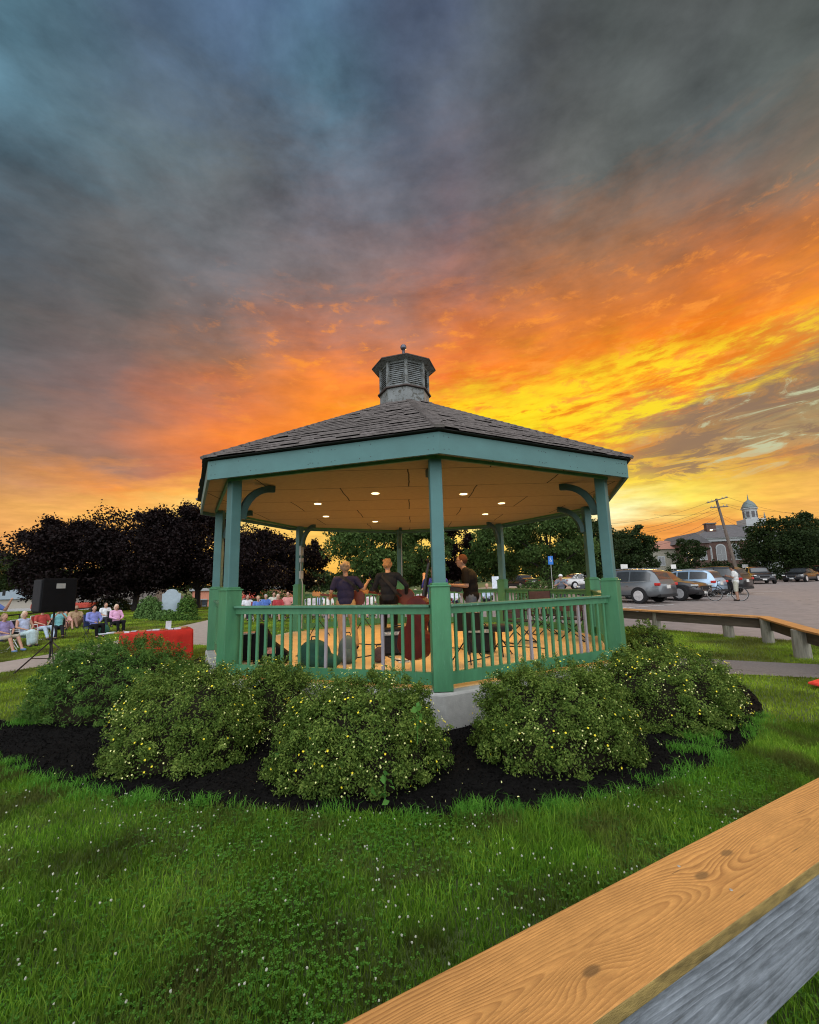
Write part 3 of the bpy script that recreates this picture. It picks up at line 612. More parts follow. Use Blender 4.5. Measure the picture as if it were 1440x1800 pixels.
def shrub(x, y, rx, ry, h, n, label, name='shrub', leaf=.027, m='potentilla_leaf', nfl=160, seed=1, z0=0., group='shrubs in the mulch bed round the gazebo', flop=0., aspect=.5, lump=.055, cat='shrub'):
    rng = np.random.default_rng(seed); g = empty(name, (x, y, gzf(x, y)+z0), 0, label, cat, group)
    def surf(th, ph, jit=0.):
        l = 1+lump*(np.sin(3*th+seed)*np.cos(2.3*ph+seed*2)+.6*np.sin(7*th+seed*3+3*ph)+.4*np.sin(13*th-5*ph+seed))
        cp = np.cos(ph)**.75; X = rx*cp*np.cos(th)*l; Y = ry*cp*np.sin(th)*l; Z = h*(.0+1.0*np.sin(ph)**.8)*(.93+.07*l); return np.stack([X, Y, Z], 1)
    nc = int(230*rx*h/.75); th = rng.uniform(0, 2*PI, nc); ph = np.arcsin(rng.uniform(-.02, 1, nc)); C = surf(th, np.abs(ph))*rng.uniform(.80, 1.02, (nc, 1))
    k = rng.integers(0, nc, n); r = rng.normal(size=(n, 3)); r /= np.linalg.norm(r, axis=1, keepdims=True); r *= np.array([.085, .085, .07])*rng.uniform(.35, 1.05, (n, 1))*rng.uniform(.6, 1.35, nc)[k][:, None]
    P = C[k]+r; m2 = n//4
    th = rng.uniform(0, 2*PI, m2); ph = np.arcsin(rng.uniform(0, 1, m2)); P2 = surf(th, ph)*rng.uniform(.80, .98, (m2, 1)); P = np.concatenate([P, P2])
    P[:, 2] = np.maximum(P[:, 2], .02); nr = P/np.array([rx, ry, h]); nr /= np.linalg.norm(nr, axis=1, keepdims=True)+1e-9
    # sprigs that stick out
    ns = 90; th = rng.uniform(0, 2*PI, ns); ph = np.arcsin(rng.uniform(.1, 1, ns)); Q = surf(th, ph); D = Q/np.linalg.norm(Q, axis=1, keepdims=True)+np.array([0, 0, .5])+rng.normal(size=(ns, 3))*.3
    D /= np.linalg.norm(D, axis=1, keepdims=True); t = rng.uniform(0, .09, (ns, 26)); SP = (Q[:, None]+D[:, None]*t[:, :, None]+rng.normal(size=(ns, 26, 3))*.012).reshape(-1, 3)
    P = np.concatenate([P, SP]); nr = np.concatenate([nr, np.repeat(D, 26, 0)])
    V, F = leaves(P, leaf, rng, aspect, .35, nr*.9); np_obj('foliage', V, F, m, g)
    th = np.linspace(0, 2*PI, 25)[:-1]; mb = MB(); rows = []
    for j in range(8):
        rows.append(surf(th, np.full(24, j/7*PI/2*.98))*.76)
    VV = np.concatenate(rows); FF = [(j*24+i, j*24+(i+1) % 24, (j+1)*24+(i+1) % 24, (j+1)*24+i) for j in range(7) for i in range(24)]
    mb.v = [tuple(v) for v in VV]; mb.f = FF; mb.build('inner_shade_core', 'twig_and_shade', g)  # dark shell standing in for the shade inside the shrub
    mb = MB(); rr = random.Random(seed)
    for i in range(14):
        a = rr.uniform(0, 2*PI); q = (rx*.8*cos(a)*rr.random(), ry*.8*sin(a)*rr.random(), h*rr.uniform(.5, .95)); mb.tube([(cos(a)*.08, sin(a)*.08, -.05), (q[0]*.5, q[1]*.5, q[2]*.5), q], [.012, .008, .003], 5)
    mb.build('stems', 'twig_and_shade', g)
    if nfl:
        ncl = max(3, nfl//7); th = rng.uniform(0, 2*PI, ncl); ph = np.arcsin(rng.uniform(.12, 1, ncl)); kk = rng.integers(0, ncl, nfl)
        t2 = th[kk]+rng.normal(size=nfl)*.16; p2 = np.clip(ph[kk]+rng.normal(size=nfl)*.12, .05, 1.5)
        Pf = surf(t2, p2)*1.05+rng.normal(size=(nfl, 3))*.01; nf = Pf/np.linalg.norm(Pf, axis=1, keepdims=True)
        for mm, sel, sz in (('petal_yellow', slice(0, nfl//3), .0115), ('petal_pale', slice(nfl//3, nfl), .009)):
            Ps = Pf[sel]; N, T, B = rot_frames(len(Ps), rng, .4, nf[sel]*2.5); VV = []; 
            for q in range(5):
                a = 2*PI*q/5; d1 = T*cos(a)+B*sin(a); e = -T*sin(a)+B*cos(a)
                VV.append(np.stack([Ps, Ps+d1*sz*.6+e*sz*.38+N*.003, Ps+d1*sz*1.0+N*.004, Ps+d1*sz*.6-e*sz*.38+N*.003], 1))
            VV = np.concatenate(VV, 0).reshape(-1, 3); o = np_obj('blossoms', VV, np.arange(len(VV)).reshape(-1, 4), mm, g); o['kind'] = 'stuff'
    return g
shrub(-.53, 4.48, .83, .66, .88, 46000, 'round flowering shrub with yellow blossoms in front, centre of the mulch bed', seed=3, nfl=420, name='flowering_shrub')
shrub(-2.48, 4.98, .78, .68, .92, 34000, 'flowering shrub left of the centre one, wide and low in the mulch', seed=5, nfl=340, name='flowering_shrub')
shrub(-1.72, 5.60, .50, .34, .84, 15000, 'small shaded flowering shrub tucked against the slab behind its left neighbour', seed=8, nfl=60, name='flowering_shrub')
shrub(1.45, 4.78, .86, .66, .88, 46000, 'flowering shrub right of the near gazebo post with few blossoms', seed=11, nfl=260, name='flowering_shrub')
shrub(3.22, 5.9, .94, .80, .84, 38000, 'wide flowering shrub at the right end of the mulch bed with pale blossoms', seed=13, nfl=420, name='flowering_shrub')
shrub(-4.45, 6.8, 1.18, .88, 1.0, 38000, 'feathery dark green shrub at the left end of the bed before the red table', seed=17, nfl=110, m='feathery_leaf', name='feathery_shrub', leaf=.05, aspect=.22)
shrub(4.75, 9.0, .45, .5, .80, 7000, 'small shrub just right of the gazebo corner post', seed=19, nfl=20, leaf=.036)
def weed(x, y, z, s, seed, label):
    g = empty('weed', (x, y, z), 0, label, 'weed'); hh = .22*s; MB().tube([(0, 0, -z if z < .1 else -.1), (0, 0, hh*.5), (.01, 0, hh)], .004*s, 5).build('stem', 'weed_leaf', g)
    rng = np.random.default_rng(seed); n = 9; P = np.stack([rng.normal(size=n)*.03*s, rng.normal(size=n)*.03*s, np.linspace(.02, .22*s, n)], 1)
    V, F = leaves(P, .065*s, rng, .75, .6); np_obj('leaves', V, F, 'weed_leaf', g); return g
weed(.02, 3.92, .52, 1.0, 1, 'pale broad-leaved weed growing up through the centre shrub near its top')
weed(-.25, 3.72, .05, 1.1, 2, 'pale broad-leaved weed at the foot of the centre shrub')
weed(-1.28, 4.35, .0, .9, 3, 'small grey-green weed on mulch left of the centre shrub')
# broad weed low in front
weed(-1.02, 1.72, .0, .7, 4, 'broad-leaved weed in the near lawn at the bottom of the picture')

def tree(px, Y, w, top, bot, m, label, name='broad_tree', seed=1, n=9000, leaf=.22, trunk=True, lean=0., ntrunk=1, grp=None, zb=None, dens=1., x=None):
    """w = crown width in metres, top/bot = crown top and bottom above the trunk's foot"""
    X = at(px, 1000, Y).x if x is None else x; z = gzf(X, Y) if zb is None else zb
    rng = np.random.default_rng(seed); rr = random.Random(seed); g = empty(name, (X, Y, z), 0, label, 'tree', grp)
    H = top-bot; cz = bot+H*.5; R = w/2
    nl = 44; L = []
    for i in range(nl):
        a = rr.uniform(0, 2*PI); u = rr.uniform(-1, 1); rad = math.sqrt(max(0, 1-abs(u)**2.2))*rr.uniform(.45, .82)
        L.append((R*rad*cos(a)*1.05, R*rad*sin(a)*1.05, cz+u*H*.40, rr.uniform(.20, .34)*R))
    for i in range(9): a = rr.uniform(0, 2*PI); L.append((R*.9*cos(a)*rr.uniform(.2, 1), R*.9*sin(a)*rr.uniform(.2, 1), cz+H*rr.uniform(.1, .50), rr.uniform(.08, .15)*R))
    L = np.array(L); nl = len(L); k = rng.integers(0, nl, n); d = rng.normal(size=(n, 3)); d /= np.linalg.norm(d, axis=1, keepdims=True)
    rad = L[k, 3:4]*rng.uniform(.55, 1.12, (n, 1)); P = L[k, :3]+d*rad*np.array([1.15, 1.15, .72])
    # sprays: leaves bunch on twigs
    nt = n//28; tp = P[rng.integers(0, n, nt)]; kk = rng.integers(0, nt, n//2); P2 = tp[kk]+rng.normal(size=(n//2, 3))*R*.05
    P = np.concatenate([P, P2]); P = P[P[:, 2] > bot*.8]
    V, F = leaves(P, leaf, rng, .62, .5); np_obj('crown', V, F, m, g)
    if trunk:
        mb = MB(); tr = .024*top+.05
        for q in range(ntrunk):
            dx = (q-(ntrunk-1)/2)*.5
            mb.tube([(dx, 0, -.4), (dx*1.2, 0, bot*.6), (dx*2+lean*.4, 0, bot+H*.3), (dx*3+lean, 0, bot+H*.75)], [tr*1.25, tr*.9, tr*.6, tr*.2], 9)
        for i in range(11):
            l = L[i]; s = bot*rr.uniform(.7, 1.1)+H*.12*rr.random(); mb.tube([(0, 0, s), (l[0]*.45, l[1]*.45, s+(l[2]-s)*.6), (l[0], l[1], l[2])], [tr*.45, tr*.28, tr*.08], 6)
        mb.build('trunk', 'bark', g)
    return g
CG = 'dark copper-leaved trees behind the audience'
tree(124, 31, 7.8, 6.4, .9, 'copper_leaf', 'dark purple tree with a rounded crown behind the loudspeaker', 'copper_tree', 21, 24000, .20, grp=CG)
tree(243, 32, 9.4, 7.3, 1.2, 'copper_leaf', 'dark purple tree whose trunk forks behind the pale memorial stone', 'copper_tree', 22, 26000, .20, grp=CG)
tree(350, 34, 8.6, 7.8, 1.2, 'copper_leaf', 'dark purple tree partly hidden by the left corner of the gazebo', 'copper_tree', 23, 22000, .21, grp=CG)
tree(455, 33, 7.4, 5.6, 1.0, 'copper_leaf', 'dark purple tree seen through the left bay of the gazebo', 'copper_tree', 24, 17000, .20, grp=CG)
tree(525, 38, 5.4, 5.9, 1.2, 'copper_leaf', 'lower dark purple tree seen just right of the far left gazebo post', 'copper_tree', 25, 9000, .22, grp=CG)
tree(800, 40, 4.6, 6.6, 1.2, 'copper_leaf', 'dark purple tree seen right of the near gazebo post between green crowns', 'copper_tree', 26, 10000, .22)
GG = 'green trees seen through the gazebo'
tree(655, 32, 7.4, 7.4, 1.3, 'green_leaf', 'broad green tree seen behind the two singers', 'green_tree', 31, 16000, .22, grp=GG)
tree(742, 36, 5.0, 6.2, 1.2, 'green_leaf', 'green tree beside the near gazebo post, behind the bass player', 'green_tree', 32, 9000, .22, grp=GG)
tree(880, 38, 5.6, 6.3, 1.0, 'green_leaf', 'green tree behind the man in the dark shirt', 'green_tree', 33, 11000, .22, grp=GG)
tree(965, 33, 7.2, 7.2, 1.1, 'green_leaf', 'full green tree behind the blue parking sign', 'green_tree', 34, 16000, .21, grp=GG)
tree(1040, 36, 5.0, 6.0, 1.0, 'dusk_leaf', 'dark green tree behind the right gazebo posts', 'green_tree', 35, 8000, .23, grp=GG)
tree(1114, 46, 5.6, 6.0, .8, 'dusk_leaf', 'dense green tree right of the gazebo behind the grey car', 'green_tree', 36, 12000, .25)
tree(1212, 62, 5.0, 6.2, 1.0, 'dusk_leaf', 'thin tree in front of the brick gable', 'green_tree', 37, 3200, .26)
tree(1385, 50, 9.6, 7.2, 1.4, 'dusk_leaf', 'spreading dark tree at the right edge beside the town hall', 'spreading_tree', 38, 15000, .28)
tree(1440, 66, 9, 8.2, 1.2, 'dusk_leaf', 'dark tree cut off by the right edge, behind the spreading one', 'green_tree', 40, 8000, .32)
tree(-15, 70, 16, 8.4, 1, 'dusk_leaf', 'far dark green tree at the left edge of the picture', 'green_tree', 41, 10000, .4, zb=-1)
# far woods closing the horizon
def woods():
    rng = np.random.default_rng(5); n = 42000; X = rng.uniform(-170, 230, n); Y = 118+rng.uniform(0, 22, n)+.0*X
    hgt = 6.5+2.2*np.sin(X*.07)+1.5*np.sin(X*.23+1)+np.sin(X*.61)
    hgt += np.where(X < -60, 2.5, 0); P = np.stack([X, Y, -1+hgt*rng.uniform(0, 1, n)**.8], 1)
    V, F = leaves(P, 1.1, rng, .8, .4); o = np_obj('far_woods', V, F, 'dusk_leaf'); tag(o, 'far dark wood closing the horizon behind the lot', 'woods', kind='stuff')
woods()
# clipped hedges and bushes
def bush(px, Y, rx, ry, h, label, n=3500, m='dusk_leaf', leaf=.12, name='bush', seed=1, zb=None, cat='bush'):
    X = at(px, 1000, Y).x; rng = np.random.default_rng(seed); z = gzf(X, Y) if zb is None else zb
    d = rng.normal(size=(n, 3)); d /= np.linalg.norm(d, axis=1, keepdims=True); d[:, 2] = np.abs(d[:, 2])
    P = d*rng.uniform(.7, 1.05, (n, 1))*np.array([rx, ry, h])*(1+.08*np.sin(5*d[:, :1]*3+seed)); V, F = leaves(P, leaf, rng, .6, .4, d)
    o = np_obj(name, V, F, m); o.location = (X, Y, z); return tag(o, label, cat)
bush(775/3.6+18-30, 33.5, 1.5, .8, 1.15, 'round clipped bush below the dark trees, left of the forked trunk', seed=2, name='round_bush')
bush(268, 25.0, .72, .7, 1.15, 'light green juniper left of the memorial stone', 5000, 'conifer_leaf', .11, 'juniper', 3)
bush(296, 23.8, .8, .5, .48, 'low juniper spreading in front of the memorial stone', 4000, 'conifer_leaf', .11, 'juniper', 4)
bush(333, 25.6, .55, .6, 1.15, 'taller shrub right of the memorial stone', 3000, 'feathery_leaf', .12, 'tall_shrub', 5)
bush(322, 22.8, 1.0, .5, .4, 'ground-hugging shrub right of the junipers', 2500, 'feathery_leaf', .1, 'low_shrub', 6)
bush(945, 28, 1.6, .9, 1.25, 'clipped bush behind the railing left of the sign', 3000, 'green_leaf', .12, 'round_bush', 7)
bush(480, 30, 1.6, .9, 1.3, 'dark clipped bush seen through the left bay of the gazebo', 3000, 'green_leaf', .12, 'round_bush', 8)
bush(1262, 58, 3.4, 1.2, 2.6, 'broad hedge below the arched windows of the town hall', 5000, 'dusk_leaf', .25, 'hedge', 9, cat='hedge')
bush(1315, 57, 3.2, 1.2, 2.4, 'hedge right of the leaning utility pole', 5000, 'dusk_leaf', .25, 'hedge', 10, cat='hedge')
bush(1195, 60, 2.4, 1.2, 2.4, 'bush in front of the brick wing, above the grey car', 3500, 'dusk_leaf', .25, 'hedge', 11, cat='hedge')
bush(1380, 57, 4.5, 1.2, 1.6, 'low dark hedge under the spreading tree', 4500, 'dusk_leaf', .22, 'hedge', 12, cat='hedge')

# ---------------------------------------------------------------- grass, clover, mulch chips
def in_poly(x, y, poly):
    r = np.zeros(len(x), bool); n = len(poly)
    for i in range(n):
        x1, y1 = poly[i]; x2, y2 = poly[(i+1) % n]; c = (y1 > y) != (y2 > y)
        with np.errstate(divide='ignore', invalid='ignore'): r ^= c & (x < (x2-x1)*(y-y1)/(y2-y1+1e-12)+x1)
    return r
PATHS = [[(-14, 7.2), (-10.6, 8.5), (-9.0, 9.8), (-8.2, 11.6), (-7.6, 13.6), (-6.4, 13.4), (-5.0, 12.6), (-4.6, 13.6), (-6.4, 15.4), (-7.6, 17.2), (-8.4, 22), (-11.0, 30), (-13.2, 30), (-10.5, 22.8), (-10.1, 17), (-9.9, 13), (-10.3, 11.2), (-11.6, 10.1), (-15, 9.0)],
  smooth_poly([(4.75, 8.9), (5.0, 8.25), (5.6, 8.0), (6.8, 7.52), (9, 6.6), (12, 5.6), (12, 6.9), (9.2, 7.9), (7.7, 8.6), (6.2, 9.3), (5.2, 9.7)], 4),
  [(-6, 24), (2, 18.5), (6.4, 15.0), (9.6, 11.0), (12.5, 9.5), (60, 9.5), (90, 40), (90, 62), (14, 62), (6, 50), (-3, 34)]]
def vnoise(x, y, s, seed=0):
    return (np.sin(x*s*1.7+seed)+np.sin(y*s*2.1+seed*2+x*s)+np.sin((x+y)*s*3.3+seed*3)*.6+np.sin((x-y*1.3)*s*5.9+seed)*.4)/3
def blades(name, x, y, h, w, m, seed, label, lean=.45):
    rng = np.random.default_rng(seed); n = len(x); z = gz(x, y); a = rng.uniform(0, 2*PI, n); b = rng.uniform(0, 2*PI, n)
    h = h*rng.uniform(.55, 1.25, n); ln = h*rng.uniform(.1, 1, n)*lean*1.6; c, s = np.cos(a), np.sin(a); dx, dy = np.cos(b)*ln, np.sin(b)*ln
    o = np.stack([x, y, z], 1); W_ = np.stack([c*w, s*w, 0*c], 1)/2
    mid = o+np.stack([dx*.3, dy*.3, h*.6], 1); tip = o+np.stack([dx, dy, h*np.sqrt(np.clip(1-(ln/h/1.5)**2, .15, 1))], 1)
    V = np.stack([o-W_, o+W_, mid+W_*.8, mid-W_*.8, tip], 1).reshape(-1, 3); k = np.arange(n)*5
    F = np.concatenate([np.stack([k, k+1, k+2], 1), np.stack([k, k+2, k+3], 1), np.stack([k+3, k+2, k+4], 1)])
    o = np_obj(name, V, F, m); return tag(o, label, 'grass', kind='stuff')
def scatter(n, x0, x1, y0, y1, seed, fr=1.12, skip_bed=True, edge=0.):
    rng = np.random.default_rng(seed); x = rng.uniform(x0, x1, n); y = rng.uniform(y0, y1, n); k = (np.abs(x) < y*fr+.7)
    if skip_bed: k &= ~in_poly(x, y, BEDS)
    for p in PATHS: k &= ~in_poly(x, y, p)
    return x[k], y[k]
x, y = scatter(560000, -5.6, 5.2, 1.0, 5.4, 1); p = vnoise(x, y, 1.1, 2); k = np.random.default_rng(2).random(len(x)) < .75+.3*p; x, y = x[k], y[k]
ht = .055+.022*np.clip(vnoise(x, y, 1.4, 5), -1, 1)+.02*(vnoise(x, y, .6, 1) > .25)
blades('near_grass', x, y, ht*np.random.default_rng(77).uniform(.7, 1.5, len(ht)), .0050, 'grass_blade', 3, 'short dark green lawn with clover in front of the mulch bed')
x, y = scatter(420000, -16, 12, 5.2, 15, 4); blades('middle_grass', x, y, .05, .010, 'far_grass', 5, 'brighter lawn beside the mulch bed and the paths')
x, y = scatter(260000, -34, 10, 15, 36, 6, 1.0, False); blades('back_grass', x, y, .06, .03, 'far_grass', 7, 'lawn where the audience sits', .3)
# longer tufts hanging over the edge of the bed
rng = np.random.default_rng(9); B = np.array(BEDS); B = B[(B[:, 1] < 6.2)]; nT = 150; k = rng.integers(0, len(B), nT); cx = B[k]+rng.normal(size=(nT, 2))*.05; cx = cx[np.abs(vnoise(cx[:, 0], cx[:, 1], 1.3, 4)) > .1]
extra = np.array([(.42, 3.62), (.50, 3.70), (.36, 3.66), (.75, 3.66), (2.9, 4.7), (3.1, 4.9), (2.7, 4.75), (3.3, 5.1), (3.0, 5.05), (-3.2, 4.2), (-3.5, 4.3)])
cx = np.concatenate([cx, np.repeat(extra, 3, 0)]); kk = rng.integers(0, len(cx), 9000); q = cx[kk]+rng.normal(size=(9000, 2))*.055
blades('grass_tufts', q[:, 0], q[:, 1], .085, .005, 'tuft_grass', 11, 'longer bright grass tufts along the edge of the mulch', .8)
# clover: leaves low in the lawn and white heads on stalks
def clover():
    x, y = scatter(60000, -5.2, 3.6, 1.2, 4.4, 12); k = vnoise(x, y, 1.0, 3)+np.random.default_rng(5).normal(size=len(x))*.35 > .0; x, y = x[k], y[k]; n = len(x); rng = np.random.default_rng(13)
    P = np.stack([x, y, gz(x, y)+rng.uniform(.02, .05, n)], 1); a = rng.uniform(0, 2*PI, n); VV = []
    for q in range(3):
        b = a+q*2*PI/3; d = np.stack([np.cos(b), np.sin(b), 0*b+.15], 1)*.011; e = np.stack([-np.sin(b), np.cos(b), 0*b], 1)*.0065
        VV.append(np.stack([P, P+d*.7+e, P+d*1.15, P+d*.7-e], 1))
    VV = np.concatenate(VV).reshape(-1, 3); tag(np_obj('clover_leaves', VV, np.arange(len(VV)).reshape(-1, 4), 'clover_leaf'), 'low clover leaves among the near grass', 'clover', kind='stuff')
    x, y = scatter(1700, -4.6, 3.2, 1.3, 4.15, 14); k = (vnoise(x, y, 1.7, 8)+np.random.default_rng(6).normal(size=len(x))*.4 > -.12) & (x < y*.62+.2); x, y = x[k], y[k]; mb = MB(); st = MB(); rr = random.Random(4)
    for a, b in zip(x, y):
        z = rr.uniform(.055, .10); r = rr.uniform(.0038, .0062); o = (a+rr.uniform(-.01, .01), b, z); mb.ball(o, (r, r, r*.95), 6, 4)
        for q in range(7): t = rr.uniform(0, 2*PI); mb.ball((o[0]+cos(t)*r*.7, o[1]+sin(t)*r*.7, o[2]+rr.uniform(-.6, .8)*r), r*.45, 4, 3)
        st.tube([(a, b, 0), o], .0012, 3)
    tag(mb.build('clover_blossoms', 'petal_white'), 'small white clover heads scattered over the near lawn', 'clover', kind='stuff')
    tag(st.build('clover_stalks', 'clover_leaf'), 'thin stalks carrying the white clover heads', 'clover', kind='stuff')
clover()
def chips():
    rng = np.random.default_rng(15); n = 60000; x = rng.uniform(-6.5, 5.8, n); y = rng.uniform(3.6, 9, n); k = in_poly(x, y, BEDS); x, y = x[k], y[k]; n = len(x)
    P = np.stack([x, y, .012+rng.uniform(0, .016, n)], 1); V, F = leaves(P, .034, rng, .4, 1.2, None, .08); tag(np_obj('mulch_chips', V, F, 'mulch'), 'black shredded bark mulch', 'mulch', kind='stuff')
    n = 160; x = rng.uniform(-4, 4, n); y = rng.uniform(3.7, 5, n); k = in_poly(x, y, BEDS); P = np.stack([x[k], y[k], 0*x[k]+.03], 1); V, F = leaves(P, .02, rng, .5, 1.5); tag(np_obj('fallen_petals', V, F, 'petal_pale'), 'tiny pale bits fallen on the black mulch', 'litter', kind='stuff')
chips()

# ---------------------------------------------------------------- people
mat('skin', (.48, .27, .19), .55, vary=.08, scale=14)
mat('skin_tan', (.30, .165, .11), .55, vary=.08, scale=14)
mat('eye_dark', (.03, .02, .02), .3)
CL = {}
def cloth(c):
    k = 'cloth_'+c
    if k not in MATS:
        q = lin(c); g_ = sum(q[:3])/3; mat(k, tuple((v*.8+g_*.2)*.85 for v in q[:3]), .85, vary=.16, scale=14, bump=.4, bscale=40, spec=.2)
    return k
def mixp(a, b, t): return tuple(a[i]+(b[i]-a[i])*t for i in range(3))
STAND = dict(pel=(0, 0, .95), chest=(0, .0, 1.27), neck=(0, -.01, 1.46), head=(0, .02, 1.625), hipw=.10, kn=((-.11, .02, .50), (.11, .02, .50)), an=((-.12, -.02, .09), (.12, -.02, .09)), sh=.20,
             el=((-.27, -.02, 1.14), (.27, -.02, 1.14)), wr=((-.27, .06, .90), (.27, .06, .90)), toe=(0, 1))
SIT = dict(pel=(0, .02, .46), chest=(0, -.08, .78), neck=(0, -.11, .98), head=(0, -.07, 1.13), hipw=.09, kn=((-.12, .44, .50), (.12, .44, .50)), an=((-.11, .50, .09), (.11, .50, .09)), sh=.19,
           el=((-.26, .0, .70), (.26, .0, .70)), wr=((-.10, .22, .62), (.10, .22, .62)), toe=(0, 1))
GROUND = dict(pel=(0, .0, .13), chest=(0, -.10, .45), neck=(0, -.10, .64), head=(0, -.03, .79), hipw=.09, kn=((-.15, .36, .42), (.15, .36, .42)), an=((-.13, .56, .08), (.13, .56, .08)), sh=.19,
           el=((-.26, .06, .38), (.26, .06, .38)), wr=((-.08, .38, .42), (.08, .38, .42)), toe=(0, 1))
def pose(base, **kw): d = dict(base); d.update(kw); return d
def person(loc, face, P, label, shirt, pants, hair, hairstyle='short', sleeves='short', shorts=False, skirt=False, shoes='2A2A2C', skin='skin', scale=1., fat=1., vox=.02, fingers=False, group=None, glasses=False, cap=None, grip=None):
    g = empty('person', loc, math.radians(face), label, 'person', group); g.scale = (scale,)*3
    V = Vector; pel, ch, nk, hd = V(P['pel']), V(P['chest']), V(P['neck']), V(P['head']); up = (ch-pel).normalized(); f = fat
    Mx = up.to_track_quat('Z', 'Y').to_matrix().to_4x4()
    hips = [V((s*P['hipw'], pel.y, pel.z-.02)) for s in (-1, 1)]; sh = [nk+V((s*P['sh'], 0, -.05)) for s in (-1, 1)]
    kn = [V(q) for q in P['kn']]; an = [V(q) for q in P['an']]; el = [V(q) for q in P['el']]; wr = [V(q) for q in P['wr']]
    def torso(m_, e):
        m_.ball(pel, (.16*f+e, .12*f+e, .13+e), 14, 10); m_.ball(mixp(pel, ch, .5), (.155*f+e, .115*f+e, .17+e), 14, 10); m_.ball(ch, (.175*f+e, .12*f+e, .17+e), 14, 10)
        m_.capsule(sh[0].lerp(sh[1], .12), .062+e, sh[0].lerp(sh[1], .88), .062+e, 10)
    b = MB(); torso(b, -.012); b.capsule(nk-V((0, 0, .05)), .062, hd-V((0, 0, .06)), .052)
    b.ball(hd+V((0, 0, .01)), (.077, .097, .115), 14, 10); b.ball(hd+V((0, .03, -.06)), (.055, .058, .055), 10, 8); b.ball(hd+V((0, .1, -.01)), (.014, .022, .024), 8, 6)
    for s in (-1, 1): b.ball(hd+V((s*.079, -.005, -.005)), (.013, .02, .032), 8, 6)
    for i in (0, 1):
        b.capsule(sh[i], .052, el[i], .040); b.capsule(el[i], .041, wr[i], .028); b.capsule(hips[i], .082*f, kn[i], .057); b.capsule(kn[i], .058, an[i], .040)
        cm = kn[i].lerp(an[i], .32); b.ball(cm, (.053, .056, .085), 8, 6)
        fd = (wr[i]-el[i]).normalized(); 
        if grip: fd = (fd+V(grip[i])).normalized()
        pc = wr[i]+fd*.05; side = fd.cross(V((0, 0, 1))); side = side.normalized() if side.length > .1 else V((1, 0, 0)); dn_ = fd.cross(side)
        if dn_.z > 0: dn_ = -dn_
        b.capsule(wr[i], .026, pc, .030)
        if fingers:
            b.capsule(wr[i]+fd*.04-side*.018, .020, wr[i]+fd*.04+side*.018, .020)
            for q, (o, L) in enumerate(((-.030, .060), (-.010, .072), (.010, .068), (.030, .052))):
                k0 = wr[i]+fd*.075+side*o; k1 = k0+fd*L*.5+dn_*L*.18; k2 = k1+fd*L*.2+dn_*L*.5
                b.capsule(k0, .0105, k1, .0095, 6); b.capsule(k1, .0095, k2, .008, 6)
            t0 = wr[i]+fd*.03-side*.030*(1 if i else -1); t1 = t0-side*.025*(1 if i else -1)+fd*.03; b.capsule(t0, .012, t1, .010, 6); b.capsule(t1, .010, t1+fd*.025+dn_*.012, .009, 6)
        else: b.ball(pc+fd*.03, (.030, .038, .030), 8, 6)
        ft = an[i]+V((P['toe'][0]*.14, P['toe'][1]*.14, -.045)); b.capsule(an[i]-V((0, 0, .02)), .045, ft, .034)
    b.build('body', skin, g, remesh=vox, smooth=True)
    s_ = MB(); torso(s_, .012 if not fat > 1.1 else .02)
    for i in (0, 1):
        if sleeves != 'none':
            e = el[i] if sleeves == 'long' else sh[i].lerp(el[i], .72); s_.capsule(sh[i], .068, e, .060 if sleeves != 'long' else .052)
            if sleeves == 'long': s_.capsule(el[i], .053, wr[i], .038)
    s_.ball(nk+V((0, 0, -.02)), (.085, .08, .04), 10, 6)
    s_.build('shirt', cloth(shirt), g, remesh=vox, smooth=True)
    t_ = MB(); t_.ball(pel-V((0, 0, .02)), (.165*f, .128*f, .125), 14, 10)
    for i in (0, 1):
        if skirt and i == 0:
            pass
        e = hips[i].lerp(kn[i], 1.0); t_.capsule(hips[i], .098*f, e, .074)
        if not shorts: t_.capsule(kn[i], .073, an[i]+V((0, 0, .03)), .058)
    if skirt: t_.capsule(hips[0].lerp(hips[1], .5), .15, kn[0].lerp(kn[1], .5), .13); t_.capsule(kn[0].lerp(kn[1], .5), .13, an[0].lerp(an[1], .5)+V((0, 0, .12)), .14)
    t_.build('skirt' if skirt else 'shorts' if shorts else 'trousers', cloth(pants), g, remesh=vox, smooth=True)
    sm = MB()
    for i in (0, 1): ft = an[i]+V((P['toe'][0]*.15, P['toe'][1]*.15, -.045)); sm.capsule(an[i]-V((0, 0, .035)), .048, ft, .040)
    sm.build('shoes', cloth(shoes), g, remesh=vox*.8, smooth=True)
    h = MB(); c = hd+V((0, -.012, .025))
    if hairstyle == 'bald': h.ball(hd+V((0, -.03, -.01)), (.084, .082, .06), 12, 8)
    else:
        h.ball(c, (.088, .100, .108), 14, 10); 
        if hairstyle == 'bushy':
            rr = random.Random(len(label)); 
            for q in range(26): a, e = rr.uniform(0, 2*PI), rr.uniform(-.4, 1.4); h.ball(c+V((cos(a)*cos(e)*.088, sin(a)*cos(e)*.09-.01, sin(e)*.10)), rr.uniform(.02, .038), 6, 5)
        if hairstyle == 'bob': h.ball(hd+V((0, -.035, -.04)), (.105, .08, .11), 12, 8)
        if hairstyle == 'long': h.ball(hd+V((0, -.05, -.08)), (.10, .07, .16), 12, 8); h.ball(hd+V((0, -.07, -.2)), (.09, .05, .12), 12, 8)
    ho = h.build('hair', cloth(hair), g, remesh=.012, smooth=True)
    if hairstyle != 'bald' or True:
        ho.location = (0, -.014, .012)
    e_ = MB()
    for s in (-1, 1): e_.ball(hd+V((s*.03, .088, .015)), (.011, .008, .007), 6, 4)
